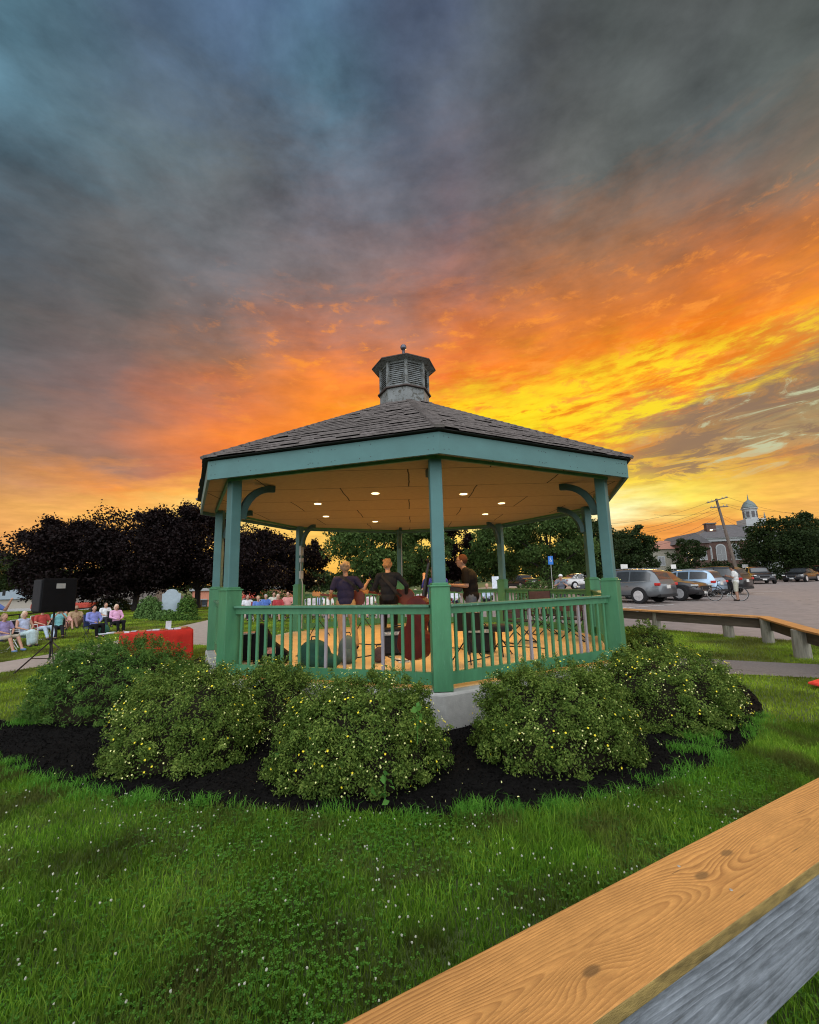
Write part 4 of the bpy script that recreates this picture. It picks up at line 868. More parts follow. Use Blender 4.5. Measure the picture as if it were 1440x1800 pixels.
    e_.ball(hd+V((0, .090, -.058)), (.024, .007, .005), 8, 4); e_.build('face_features', 'eye_dark', g)
    if glasses:
        q = MB(); 
        for s in (-1, 1): q.tube([hd+V((s*.034+cos(a)*.026, .102, .015+sin(a)*.02)) for a in [2*PI*k/10 for k in range(11)]], .003, 4); q.tube([hd+V((s*.06, .1, .018)), hd+V((s*.085, .0, .015))], .003, 4)
        q.build('glasses', 'eye_dark', g)
    if cap:
        q = MB(); q.ball(hd+V((0, -.005, .06)), (.094, .108, .075), 14, 8); q.ball(hd+V((0, .1, .055)), (.07, .075, .012), 12, 6); q.build('cap', cloth(cap), g, smooth=True)
    return g
def facing(dx, dy): return math.degrees(math.atan2(-dx, dy))

mat('black_metal', (.02, .02, .022), .4, .4)
mat('white_metal', (.65, .66, .66), .4, .1)
mat('alu', (.5, .51, .52), .35, .8)
mat('black_plastic', (.010, .010, .011), .5, spec=.2)
mat('black_fabric', (.016, .016, .02), .9, bump=.4)
mat('brown_fabric', (.09, .05, .045), .9, bump=.4)
def lawn_chair(loc, rz, fabric, frame, label, group=None, name='folding_chair'):
    g = empty(name, loc, math.radians(rz), label, 'chair', group)
    m_ = MB()
    for s in (-.27, .27):
        m_.tube([(s, .26, 0), (s, -.22, .44)], .012, 6); m_.tube([(s, -.24, 0), (s, .24, .42)], .012, 6); m_.tube([(s, -.22, .40), (s, -.34, .95)], .012, 6); m_.tube([(s*1.05, -.28, .63), (s*1.05, .24, .62), (s, .24, .42)], .014, 6)
    m_.tube([(-.27, .26, .02), (.27, .26, .02)], .011, 6); m_.tube([(-.27, -.24, .02), (.27, -.24, .02)], .011, 6); m_.tube([(-.27, -.34, .95), (.27, -.34, .95)], .012, 6)
    m_.build('frame', frame, g)
    q = MB(); q.box((0, .0, .405), (.5, .46, .022)); q.build('seat', fabric, g, bevel=.008)
    q = MB(); q.beam((0, -.235, .46), (0, -.335, .93), .50, .02, up=(0, 1, 0)); q.build('backrest', fabric, g, bevel=.006); return g
def gpos(px, py, z=0.):              # where a foot seen at px,py stands on level ground z
    v = at(px, py, 1.)-Vector((0, 0, EYE)); t = (z-EYE)/v.z; return Vector((0, 0, EYE))+v*t
def face_to(p, q=(0.0, 9.9)): return facing(q[0]-p[0], q[1]-p[1])
MATS['cf_blue'] = mat('cf_blue', (.03, .05, .14), .9, bump=.3); MATS['cf_red'] = mat('cf_red', (.3, .03, .03), .9, bump=.3); MATS['cf_green'] = mat('cf_green', (.03, .12, .08), .9, bump=.3)

# --- the seated listeners on the left lawn
AUD = 'listeners sitting on the left lawn'
def sitter(px, py, label, chair=None, P=SIT, dr=0., **kw):
    p = gpos(px, py); r = face_to(p)+dr; p.z = gzf(p.x, p.y)
    if chair: lawn_chair(p, r, chair[0], chair[1], chair[2], 'folding chairs of the listeners').scale = (.9, .9, .88)
    kw.setdefault('scale', .88); return person(p, r, P, label, **kw)
sitter(4, 1146, 'woman cut off by the left edge with bare knees and blue canvas shoes', ('cf_blue', 'white_metal', 'folding chair cut off by the left edge of the picture'), shirt='9A8CC8', pants='B8A890', hair='A08060', hairstyle='bob', shorts=True, shoes='5F86B8', group=AUD, P=pose(SIT, an=((-.1, .72, .12), (.12, .66, .09))))
sitter(40, 1137, 'blond woman in pale blue top and long white skirt in a black and white chair', ('black_fabric', 'white_metal', 'black folding chair with white frame under the blond woman'), shirt='B4C4E8', pants='BFDCE2', hair='D8C0A0', hairstyle='bob', skirt=True, group=AUD, sleeves='none')
sitter(72, 1124, 'person with red top and pale jeans behind the blond woman', ('cf_red', 'white_metal', 'folding chair behind the blond woman'), shirt='C03830', pants='B0C8E0', hair='6A4838', group=AUD, P=pose(SIT, an=((-.1, .75, .1), (.12, .7, .1))))
sitter(100, 1121, 'person in turquoise with black trousers stretched out, raising a camera', ('black_fabric', 'black_metal', 'low black folding chair behind the loudspeaker pole'), shirt='74C8D0', pants='1C1C24', hair='C0A890', group=AUD, dr=-20, P=pose(SIT, kn=((-.1, .48, .42), (.12, .48, .42)), an=((-.1, .92, .16), (.12, .88, .10)), el=((-.24, .14, .78), (.24, .14, .78)), wr=((-.07, .22, 1.02), (.07, .22, 1.02))))
sitter(113, 1107, 'person in pink sitting on the grass behind', None, P=GROUND, shirt='E8A8A0', pants='C88878', hair='7A5040', group=AUD, shorts=True)
sitter(132, 1103, 'bald man in tan shirt sitting on the grass with knees up', None, P=GROUND, shirt='B89870', pants='A88860', hair='A07860', hairstyle='bald', group=AUD, shorts=True, scale=1.1, skin='skin_tan')
sitter(163, 1121, 'dark-haired woman in violet-blue sweater and black trousers with folded arms', ('cf_blue', 'black_metal', 'dark blue folding chair under the dark-haired woman'), shirt='7C88DC', pants='121218', hair='181418', hairstyle='bob', sleeves='long', group=AUD, scale=.92)
sitter(184, 1103, 'person in white shirt seated behind the two women', None, shirt='E0E4EC', pants='30343C', hair='503830', group=AUD)
sitter(203, 1112, 'blond woman in pink sweater with crossed dark trousers beside the red table', ('black_fabric', 'black_metal', 'black folding chair under the woman in pink'), shirt='ECA8D8', pants='181820', hair='E8C8A8', hairstyle='bob', sleeves='long', group=AUD)
# someone at the very edge raising a phone
p = at(-24, 1100, 11.6); p.y -= 2.4; q = person((p.x, p.y+2.4, 0), face_to(p)-10, pose(STAND, el=((-.30, .16, 1.26), (.36, .18, 1.2)), wr=((-.24, .36, 1.5), (.44, .42, 1.46))), 'standing person at the left edge in a blue shirt holding up a phone', '5878C8', '30343C', '504038', sleeves='short')
ph = MB().box((0, 0, 0), (.075, .012, .15)).build('mobile_phone', 'black_plastic', None, bevel=.004); ph.location = at(7, 1042, p.y+2.4-.4); tag(ph, 'black phone held up at the left edge', 'phone')
b = MB(); b.ball((0, 0, .2), (.22, .14, .24), 12, 8); b.build('tote_bag', 'cf_green', smooth=True); b = COL.objects['tote_bag']; b.location = gpos(180, 1118); b.rotation_euler = (0, 0, .3)
MB().tube([(-.1, 0, .38), (-.07, 0, .52), (.07, 0, .52), (.1, 0, .38)], .012, 6).build('handle', 'cf_blue', b); tag(b, 'green and blue bag standing between the two seated women', 'bag')
# --- listeners seen through the gazebo
BACK = 'listeners sitting beyond the gazebo'
SH = [(436, 'D8DCE4', '30343C', 'person in white shirt seen through the left bay, nearest the left posts', 22.), (455, '4878D0', '202838', 'person in bright blue seen through the left bay', 21.), (468, '3C70CC', '384048', 'second person in blue seen through the left bay', 23),
      (482, 'C8C8B8', '505860', 'person in cream between the blue and the red shirts', 24), (490, 'B82830', '283040', 'person in dark red shirt seen left of the far left post', 21.5), (506, 'E09088', '605048', 'person in salmon pink beside the far left post', 23),
      (548, 'D8D0D4', '404858', 'person in white seen just right of the far left post behind the rail', 22), (562, 'A8B8D8', '303038', 'person in pale blue behind the left bandsman', 23), (578, 'E8E0DC', '504840', 'person in ivory shirt left of the khaki trousers', 21.5),
      (640, 'D8A8B0', '384050', 'person in dusty rose between the two bandsmen', 22), (652, 'F0ECE8', '404040', 'person in bright white between the two bandsmen', 23), (730, 'D0D8E4', '303840', 'person in pale grey-blue left of the near post', 22), (744, 'D8B8A8', '504038', 'person in peach left of the near post', 23.5),
      (800, 'D8DCE8', '404858', 'person in white right of the near post', 24), (856, 'B8C8E0', '303038', 'person in light blue behind the man in profile', 23)]
rr = random.Random(12)
for i, (px, s, t, lb, Y) in enumerate(SH):
    p = at(px, 1050, Y); p.z = gzf(p.x, p.y); r = face_to(p)+rr.uniform(-15, 15)
    lawn_chair(p, r, rr.choice(['cf_blue', 'black_fabric', 'cf_green', 'cf_red']), 'alu', 'folding chair under the '+' '.join(lb.split()[:12]), 'chairs of the listeners beyond the gazebo')
    person(p, r, SIT, lb, s, t, rr.choice(['D0B8A0', '503830', 'A8A0A0', '2C2420', 'C8A078']), rr.choice(['short', 'bob', 'bald']), group=BACK, vox=.028, sleeves=rr.choice(['short', 'long']), shorts=rr.random() < .4, scale=rr.uniform(.95, 1.08))
# standing listener with white cap beyond the right bay
p = at(986, 1030, 20.5); p.z = gzf(p.x, p.y); person(p, 165, pose(STAND, chest=(0, .12, 1.20), neck=(0, .22, 1.36), head=(0, .30, 1.50), el=((-.26, .26, 1.1), (.26, .26, 1.1)), wr=((-.12, .46, 1.2), (.12, .46, 1.2))), 'stooping person in grey with a white cap beyond the right-hand railing', '7C8494', '404448', 'C8C8C8', cap='E8E8E8', vox=.022)

# --- the band on the deck
DZ = ZS+.008
mat('spruce', (.45, .22, .08), .3, vary=.15, stretch=(8, 1, 1)); mat('sunburst', (.12, .025, .01), .35, vary=.4, scale=3); mat('fingerboard', (.02, .014, .012), .4)
mat('bass_wood', (.11, .010, .006), .4, vary=.45, scale=2.5, spec=.25)
mat('lcd', (.5, .5, .5), .4)
def guitar(M, top, label, name='acoustic_guitar', L=1.):
    """neck along +X, face towards +Y"""
    g = empty(name, (0, 0, 0), 0, label, 'guitar'); g.matrix_world = M
    prof = []; N = 40
    for i in range(N):
        a = 2*PI*i/N; r = .17+.028*cos(2*a)-.020*cos(a)+(-.012*cos(3*a)); x = cos(a)*.245; y = sin(a)*(.185-.035*cos(a)-.045*math.exp(-((x-.03)/.07)**2)); prof.append((x*L, y*L))
    MX = Matrix.Rotation(PI/2, 4, 'X'); b = MB(); b.prism(prof, -.05, .05, MX); o = b.build('guitar_body', top, g, bevel=.008)
    b = MB(); b.lathe([(0, .0502), (.05*L, .0502), (.05*L, .052), (0, .052)], 20, (.07*L, 0, 0), Matrix.Rotation(-PI/2, 4, 'X')); b.build('sound_hole', 'fingerboard', o)
    b = MB(); b.box((.46*L, .045, 0), (.50*L, .022, .052)); b.build('neck', 'sunburst', g, bevel=.004)
    b = MB(); b.box((.36*L, .062, 0), (.56*L, .008, .054)); b.build('fingerboard', 'fingerboard', g)
    b = MB(); b.box((.80*L, .04, 0), (.17*L, .018, .085)); 
    for s in (-1, 1):
        for k in range(3): b.ball(((.745+.05*k)*L, .04, s*.055), .012, 6, 4)
    b.build('headstock', 'spruce', g, bevel=.004); b = MB(); b.box((-.10*L, .058, 0), (.035, .012, .15)); b.build('bridge', 'fingerboard', g); return g
def on_deck(px, Y): p = at(px, 1100, Y); return Vector((p.x, p.y, DZ))
pA = on_deck(608, 8.95); rA = facing(-.05, 1)
person(pA, rA, pose(STAND, kn=((-.09, .03, .50), (.15, .03, .50)), an=((-.09, .02, .09), (.22, -.10, .11)), head=(-.01, -.0, 1.63), el=((-.29, -.06, 1.16), (.36, .02, 1.20)), wr=((-.34, .22, 1.06), (.44, .14, 1.34))), 'grey-haired man seen from behind in navy polo and khaki trousers playing guitar', '2A2648', 'B48C58', 'A08468', 'bushy', shoes='14141A', fat=1.08, vox=.014, fingers=True, skin='skin_tan')
m_ = MB(); q = [( -.13, -.15, 1.30), (-.03, -.17, 1.38), (.10, -.13, 1.45)]
M = Matrix.Translation(pA+Vector((.12, .30, 1.02))) @ Matrix.Rotation(PI, 4, 'Z') @ Matrix.Rotation(-.12, 4, 'Y') @ Matrix.Rotation(PI, 4, 'Z') @ Matrix.Diagonal((-1, 1, 1, 1))
def strap(pts, w, g, name='guitar_strap'):
    m_ = MB(); 
    for a, b in zip(pts[:-1], pts[1:]): m_.beam(a, b, w, .006, up=(0, 1, 0))
    m_.build(name, 'black_fabric', g)
gA = guitar(M, 'sunburst', 'acoustic guitar held in front of the man in khaki trousers, neck to the left')
pB = on_deck(684, 9.5); rB = facing(.12, 1)
person(pB, rB, pose(STAND, head=(-.02, .03, 1.62), el=((-.29, .02, 1.16), (.38, .05, 1.20)), wr=((-.28, .26, 1.08), (.34, .26, 1.02))), 'man with bushy ginger hair seen from behind in dark shirt and black trousers', '1F2430', '0C0C10', 'C08850', 'bushy', 'long', shoes='101014', vox=.014, fingers=True, scale=1.04, fat=1.04)
M = Matrix.Translation(pB+Vector((.30, .25, 1.0))) @ Matrix.Rotation(-.12, 4, 'Z') @ Matrix.Rotation(.15, 4, 'Y') @ Matrix.Diagonal((-1, 1, 1, 1))
gB = guitar(M, 'sunburst', 'dark acoustic guitar at the right hip of the bushy-haired man', L=1.1)
sg = empty('guitar_strap', pB, math.radians(rB), 'black strap running diagonally across the back of the bushy-haired man', 'strap')
strap([(-.17, .02, 1.50), (-.10, -.135, 1.45), (.06, -.165, 1.28), (.20, -.15, 1.10), (.28, .02, 1.02)], .06, sg, 'strap_band')
sg = empty('guitar_strap', pA, math.radians(rA), 'dark strap over the right shoulder of the man in navy polo', 'strap')
strap([(-.10, -.10, 1.48), (.0, -.15, 1.42), (.16, -.15, 1.30), (.26, .0, 1.15)], .05, sg, 'strap_band')
# bass player and bass
pC = on_deck(768, 8.5)
person(pC, facing(-.15, 1), pose(STAND, el=((-.235, .08, 1.28), (.245, .03, 1.2)), wr=((-.20, .20, 1.50), (.14, .28, 1.08))), 'bass player in blue shirt with long brown hair, mostly hidden behind the near post', '3038A8', '1A1A20', '8A5030', 'long', 'short', shoes='1C1C20', scale=.94, vox=.014, fingers=True)
def bass(loc, rz):
    g = empty('upright_bass', loc, rz, 'dark red upright bass standing left of the near gazebo post', 'bass'); N = 56; prof = []
    for i in range(N):
        a = 2*PI*i/N; z = .60-.56*cos(a); t = (z-.04)/1.12
        w = .335*max(0, 1-((t-.27)/.30)**4)**.5 if t < .27 else None
        hw = max(.0, .34*math.exp(-((t-.26)/.27)**4)+.255*math.exp(-((t-.80)/.20)**4)); hw = max(hw, .185*math.exp(-((t-.55)/.22)**6))
        hw *= min(1, math.sqrt(max(0, 1-abs(2*t-1)**9))); prof.append((hw*(1 if sin(a) >= 0 else -1), z))
    MX = Matrix.Rotation(PI/2, 4, 'X'); b = MB(); b.prism(prof, -.10, .10, MX); bo = b.build('bass_body', 'bass_wood', g, bevel=.02)
    b = MB(); b.tube([(0, 0, .06), (0, 0, -.12)], [.012, .006], 6); b.build('endpin', 'alu', g)
    b = MB(); b.tube([(0, -.06, 1.10), (0, -.07, 1.62)], [.032, .024], 8); b.tube([(0, -.07, 1.60), (0, -.08, 1.76), (0, -.04, 1.82), (0, .0, 1.79)], [.028, .022, .018, .02], 8); b.build('neck', 'fingerboard', g)
    b = MB(); b.box((0, -.115, 1.05), (.07, .012, .9)); b.build('fingerboard', 'fingerboard', g); return g
bs = bass((0, 0, 0), 0); bs.scale = (.82, .9, .88); pb = on_deck(722, 6.9); bs.location = (pb.x, pb.y, DZ+.11); bs.rotation_euler = (math.radians(6), math.radians(-8), math.radians(140))
# man in dark shirt, in profile, facing left
pD = on_deck(829, 8.9)
person(pD, 82, pose(STAND, pel=(0, -.02, .95), chest=(0, .0, 1.27), neck=(0, .06, 1.46), head=(0, .14, 1.60), el=((-.24, .05, 1.14), (.24, .02, 1.14)), wr=((-.16, .34, 1.16), (.12, .36, 1.12))), 'man in profile in black T-shirt and glasses', '1C140E', '5C6470', '5A3018', 'short', skin='skin_tan', glasses=True, vox=.014, fingers=True, scale=1.07, fat=1.16, shorts=False)
M = Matrix.Translation(pD+Vector((-.30, -.06, 1.20))) @ Matrix.Rotation(PI*.98, 4, 'Z') @ Matrix.Rotation(.05, 4, 'Y')
guitar(M, 'fingerboard', 'small dark guitar held by the man in profile', 'small_guitar', .62)
# gear
def amp(px, Y, w, h, d, label, rz=0, cables=True):
    p = on_deck(px, Y); g = empty('amplifier', p, rz, label, 'amplifier'); MB().box((0, 0, h/2+.02), (w, d, h)).build('cabinet', 'black_plastic', g, bevel=.015)
    MB().box((0, -d/2-.006, h*.40), (w*.86, .012, h*.6)).build('grille', 'black_fabric', g); MB().box((0, -d/2-.008, h*.86), (w*.9, .014, h*.14)).build('control_panel', 'alu', g)
    m_ = MB(); m_.tube([(-w*.2, 0, h+.02), (-w*.15, 0, h+.06), (w*.15, 0, h+.06), (w*.2, 0, h+.02)], .012, 6); m_.build('handle', 'black_fabric', g); m_ = MB()
    for k in range(7): m_.ball((-w*.38+k*w*.12, -d/2-.02, h*.86), .012, 6, 4)
    m_.build('knobs', 'white_metal', g); return g
amp(700, 8.35, .62, .46, .28, 'black combo amplifier with pale control strip beside the red bass', .1)
amp(845, 8.4, .5, .46, .3, 'black amplifier standing right of the near post behind the balusters', -.3)
def bag(px, Y, sx, sy, h, m, label, name, rz=0, lean=0):
    p = on_deck(px, Y); g = empty(name, p, rz, label, 'bag'); b = MB(); b.ball((0, 0, h*.48), (sx, sy, h*.52), 16, 10); b.ball((lean, 0, h*.25), (sx*1.1, sy*1.1, h*.28), 16, 8); b.build('bag_body', m, g, remesh=.02, smooth=True)
    b = MB(); b.ball((0, -sy*.75, h*.32), (sx*.62, sy*.45, h*.26), 12, 8); b.build('front_pocket', m, g, smooth=True)
    b = MB(); b.tube([(-.05, 0, h*.98), (-.04, 0, h*1.09), (.04, 0, h*1.09), (.05, 0, h*.98)], .01, 6); b.build('handle', 'black_fabric', g); return g
mat('bag_green', (.012, .065, .045), .8, bump=.5); mat('bag_grey', (.10, .13, .11), .85, bump=.5); mat('case_black', (.006, .006, .007), .7, bump=.2, spec=.1); mat('sticker', (.5, .22, .18), .6, vary=.6, scale=30)
bag(553, 7.15, .27, .16, .46, 'bag_green', 'dark green soft guitar case lying behind the left railing', 'gig_bag', .1, .14)
bag(611, 7.6, .16, .13, .46, 'bag_grey', 'grey-green backpack standing on the deck behind the balusters', 'backpack', .2)
bag(666, 7.6, .10, .09, .26, 'brown_fabric', 'small brown bag beside the amplifier', 'small_bag', .2)
p = on_deck(437, 8.0); g = empty('equipment_case', p, .3, 'tall black equipment case in the left corner of the deck', 'case'); MB().box((0, 0, .26), (.38, .26, .46)).build('case_body', 'case_black', g, bevel=.02); MB().box((0, 0, .49), (.385, .265, .02)).build('lid_rim', 'alu', g)
p = on_deck(468, 7.7); g = empty('guitar_case', p, .0, 'black guitar case leaning in the left corner with a red and white sticker', 'case')
b = MB(); b.add([(-.22, 0, 0), (.36, 0, 0), (.42, 0, .14), (.12, 0, .36), (-.05, 0, .66), (-.16, 0, .68), (-.26, 0, .3)]+[(-.22, .16, 0), (.36, .16, 0), (.42, .16, .14), (.12, .16, .36), (-.05, .16, .66), (-.16, .16, .68), (-.26, .16, .3)], [tuple(range(7)), tuple(range(13, 6, -1))]+[(i, 7+i, 7+(i+1) % 7, (i+1) % 7) for i in range(7)])
b.build('case_body', 'case_black', g, bevel=.03); b = MB(); b.box((.10, -.012, .22), (.16, .006, .10), 0); b.build('sticker', 'sticker', g)
def folding(px, Y, rz, label, h=.88):
    p = on_deck(px, Y); g = empty('canvas_chair', p, rz, label, 'chair', 'black canvas chairs on the deck'); m_ = MB()
    for y in (-.2, .2): m_.tube([(-.26, y, 0), (.26, y, .46)], .012, 6); m_.tube([(.26, y, 0), (-.26, y, .46)], .012, 6)
    for s in (-.27, .27): m_.tube([(s, .2, .44), (s, .2, h)], .013, 6); m_.tube([(s, -.2, .44), (s, -.2, .64), (s, .22, .64)], .013, 6); m_.tube([(s, -.22, .01), (s, .22, .01)], .013, 6)
    m_.build('frame', 'black_metal', g); q = MB(); q.box((0, 0, .45), (.5, .42, .02)); q.build('seat', 'black_fabric', g); q = MB(); q.box((0, .2, h-.11), (.54, .015, .2)); q.build('backrest', 'brown_fabric', g); return g
folding(958, 10.6, .1, 'canvas chair with brown back just behind the right railing', 1.02); folding(1005, 9.6, -.5, 'canvas chair nearest the right corner post', .8); folding(915, 9.4, .4, 'low canvas chair left of the other two', .7)
# round stool, music stand, mic stands
p = on_deck(880, 8.0); g = empty('drum_stool', p, 0, 'round black stool behind the right-hand balusters', 'stool'); MB().lathe([(0, .42), (.2, .42), (.21, .46), (.21, .50), (.18, .53), (0, .53)], 18).build('seat', 'black_fabric', g); m_ = MB(); m_.tube([(0, 0, .42), (0, 0, .2)], .02)
for k in range(3): a = k*2.1+.4; m_.tube([(0, 0, .28), (.22*cos(a), .22*sin(a), .0)], .012, 6)
m_.build('legs', 'black_metal', g)
def stand(px, Y, h, label, kind='mic', rz=0):
    p = on_deck(px, Y); g = empty('music_stand' if kind == 'music' else 'microphone_stand', p, rz, label, 'stand'); m_ = MB(); m_.tube([(0, 0, .12), (0, 0, h)], .011, 6)
    m_.build('pole', 'black_metal', g); m_ = MB()
    for k in range(3): a = k*2*PI/3+.5; m_.tube([(0, 0, .42), (.30*cos(a), .30*sin(a), .012)], .011, 6)
    m_.build('tripod', 'black_metal', g)
    if kind == 'music': MB().box((0, 0, h+.1), (.46, .02, .32), rx=.35).build('desk', 'black_metal', g)
    else: m_ = MB(); m_.tube([(0, 0, h), (0, -.25, h+.16)], .009, 6); m_.build('boom', 'black_metal', g); m_ = MB(); m_.tube([(0, -.25, h+.16), (0, -.36, h+.14)], .012, 6); m_.ball((0, -.38, h+.137), .026, 8, 6); m_.build('microphone', 'steel_grey', g)
    return g
stand(822, 7.4, .55, 'low black tripod stand just right of the near gazebo post', 'music'); stand(640, 11.6, 1.35, 'microphone stand between the two bandsmen', rz=PI*.0); stand(748, 10.5, 1.3, 'microphone stand in front of the bass player'); stand(560, 11.2, 1.25, 'microphone stand in front of the man in khaki')
def cable(pts, r, m, label, z=DZ+.008):
    m_ = MB(); P3 = [Vector((a, b, z)) for a, b in pts]; out = []
    for i in range(len(P3)-1):
        p0, p1, p2, p3 = P3[max(i-1, 0)], P3[i], P3[i+1], P3[min(i+2, len(P3)-1)]
        for j in range(8): t = j/8; out.append(.5*((2*p1)+(p2-p0)*t+(2*p0-5*p1+4*p2-p3)*t*t+(3*p1-p0-3*p2+p3)*t**3))
    m_.tube(out, r, 5); return tag(m_.build('cable', m, smooth=True), label, 'cable', 'cables on the bandstand floor')
cable([(-1.6, 10.2), (-.9, 9.6), (-.2, 9.9), (.3, 9.2), (.9, 8.8), (1.2, 8.2)], .012, 'black_fabric', 'black cable snaking over the middle of the deck')
cable([(.9, 7.4), (1.4, 8.0), (1.0, 8.6), (1.9, 8.9), (2.6, 8.5)], .01, 'black_fabric', 'black cable curling round the stool')
cable([(-2.2, 8.4), (-1.2, 8.0), (-.6, 8.3), (-.2, 7.6), (.2, 7.9)], .01, 'black_fabric', 'black cable behind the left balusters')
cable([(-.35, 7.9), (-.15, 7.7), (-.25, 7.5), (-.05, 7.55), (-.2, 7.75), (-.4, 7.6)], .009, 'white_metal', 'tangled white cable beside the brown bag')

# ---------------------------------------------------------------- loudspeaker, table, rail, stone
g = empty('loudspeaker_stand', gpos(86, 1168), .0, 'black tripod stand carrying the big loudspeaker on the left lawn', 'stand'); p0 = g.location.copy(); m_ = MB(); hub = Vector((0, 0, .55))
m_.tube([(0, 0, .12), (0, 0, 1.26)], .022, 8); m_.tube([(0, 0, .45), (0, 0, .62)], .035, 8); m_.build('pole', 'black_metal', g)
for (px, py) in ((20, 1188), (113, 1148), (95, 1176)):
    f = gpos(px, py)-p0; m_ = MB(); m_.tube([hub, f], .016, 6); m_.build('leg', 'black_metal', g); m_ = MB(); m_.tube([(0, 0, .14), f*.55+Vector((0, 0, .25))], .011, 6); m_.build('brace', 'black_metal', g)
g = empty('loudspeaker', p0+Vector((0, 0, 1.24)), math.radians(58), 'big black loudspeaker on a tripod left of the gazebo', 'loudspeaker')
b = MB(); b.prism([(-.36, -.26), (.36, -.20), (.36, .20), (-.36, .26)], 0, .80); b.build('speaker_cabinet', 'case_black', g, bevel=.02)
MB().box((-.375, 0, .40), (.03, .46, .74)).build('grille', 'black_fabric', g, bevel=.01); MB().box((.1, .246, .5), (.22, .02, .1)).build('side_handle', 'black_plastic', g); MB().box((.0, -.246, .62), (.18, .02, .12)).build('side_plate', 'steel_grey', g)
mat('red_cloth', (.52, .022, .012), .8, vary=.2, scale=4, bump=.4)
mat('paper', (.62, .68, .75), .6)
def table():
    a = at(336, 1100, 11.1); b_ = at(212, 1110, 10.3); d = Vector((b_.x-a.x, b_.y-a.y, 0)); L = d.length; d.normalize(); n = Vector((-d.y, d.x, 0)); 
    if n.y < 0: n = -n
    c = Vector((a.x, a.y, 0))+d*L/2+n*.0; g = empty('folding_table', c, math.atan2(d.y, d.x), 'long folding table wholly covered by a red cloth behind the left shrubs', 'table')
    MB().box((0, 0, .72), (L-.02, .70, .03)).build('tabletop', 'white_metal', g)
    for s in (-1, 1):
        m_ = MB(); m_.tube([(s*(L/2-.2), -.28, .7), (s*(L/2-.2), -.28, 0)], .014, 6); m_.tube([(s*(L/2-.2), .28, .7), (s*(L/2-.2), .28, 0)], .014, 6); m_.build('leg', 'steel_grey', g)
    # cloth with folds
    per = []; hx, hy = L/2+.01, .37
    for (x0, y0, x1, y1) in ((-hx, -hy, hx, -hy), (hx, -hy, hx, hy), (hx, hy, -hx, hy), (-hx, hy, -hx, -hy)):
        k = int(math.hypot(x1-x0, y1-y0)/.05)
        for i in range(k): per.append((x0+(x1-x0)*i/k, y0+(y1-y0)*i/k))
    n_ = len(per); V = []; 
    for j, z in enumerate((.742, .735, .60, .40, .20, .03)):
        for i, (x, y) in enumerate(per):
            r = math.hypot(x/hx, y/hy); am = (0, .003, .008, .014, .02, .025)[j]; w = am*(.6+sin(i*.9)+.5*sin(i*.37+2)); l = math.hypot(x, y); V.append((x+x/l*w+(0 if j else -x*.006), y+y/l*w+(0 if j else -y*.01), z))
    F = [(j*n_+i, j*n_+(i+1) % n_, (j+1)*n_+(i+1) % n_, (j+1)*n_+i) for j in range(5) for i in range(n_)]+[tuple(range(n_))]
    m_ = MB(); m_.v = V; m_.f = F; o = m_.build('tablecloth', 'red_cloth', None, smooth=True); o.location = g.location; o.rotation_euler = g.rotation_euler; tag(o, 'bright red cloth hanging to the ground over the long table', 'tablecloth')
    W_ = Matrix.Translation(c) @ Matrix.Rotation(math.atan2(d.y, d.x), 4, 'Z')
    def put(o, x, y, z=.746, rz=0): o.location = W_ @ Vector((x, y, z)); o.rotation_euler = (0, 0, math.atan2(d.y, d.x)+rz)
    e = -1 if (W_ @ Vector((L/2, 0, 0))-Vector((a.x, a.y, 0))).length > L/2 else 1
    o = MB().box((0, 0, .10), (.12, .03, .20)).build('display_box', 'paper', bevel=.003); put(o, e*(L/2-.5), 0); tag(o, 'small white and blue upright box on the red table', 'box')
    rr = random.Random(2)
    for i in range(12):
        w = rr.uniform(.10, .16); o = MB().box((0, 0, .012), (w, w*.9, rr.uniform(.012, .03))).build('compact_disc_case', 'paper' if i % 3 else 'spruce'); put(o, e*(L/2-.15-i*.15), rr.uniform(-.18, .18), rz=rr.uniform(-.5, .5)); tag(o, 'small flat case lying among others on the red table', 'case', 'flat cases laid out on the red table')
table()
g = empty('pipe_rail', (-13, 16, 0), 0, 'thin black pipe rail crossing behind the loudspeaker', 'railing'); m_ = MB(); A, B = at(-60, 1089, 13.0), at(162, 1068, 17.2); O = Vector((-13, 16, 0)); m_.tube([A-O, B-O], .022, 8); m_.build('rail', 'black_metal', g)
for t in (.02, .36, .98): m_ = MB(); q = A.lerp(B, t)-O; m_.tube([(q.x, q.y, 0), q], .018, 6); m_.build('rail_post', 'black_metal', g)
mat('pale_stone', (.36, .44, .50), .7, vary=.1, scale=6, bump=.2)
def stone():
    p = at(300, 1075, 25.5); g = empty('memorial_stone', (p.x, p.y, gzf(p.x, p.y)), math.radians(30), 'pale blue-grey memorial stone with a shouldered arched top behind junipers', 'monument')
    pr = [(-.48, 0), (.48, 0), (.48, 1.22), (.36, 1.25), (.30, 1.34)]+[(.28*cos(a), 1.34+.14*sin(a)) for a in [PI*k/10 for k in range(11)]]+[(-.30, 1.34), (-.36, 1.25), (-.48, 1.22)]
    pr = [(x, z+.12) for x, z in pr]; b = MB(); b.prism(pr, -.11, .11, Matrix.Rotation(PI/2, 4, 'X')); b.build('slab', 'pale_stone', g, bevel=.015); MB().box((0, 0, .06), (1.25, .45, .13)).build('plinth', 'concrete', g, bevel=.01)
stone()
o = MB(); o.box((0, 0, .02), (.6, .42, .03)); o.box((0, .0, .04), (.56, .38, .012)); o = o.build('red_board', mat('red_plastic', (.7, .05, .03), .5), bevel=.008); p = gpos(1468, 1212); o.location = (p.x, p.y, .05); o.rotation_euler = (.12, 0, .5); tag(o, 'corner of a red board lying on the grass at the right edge', 'board')

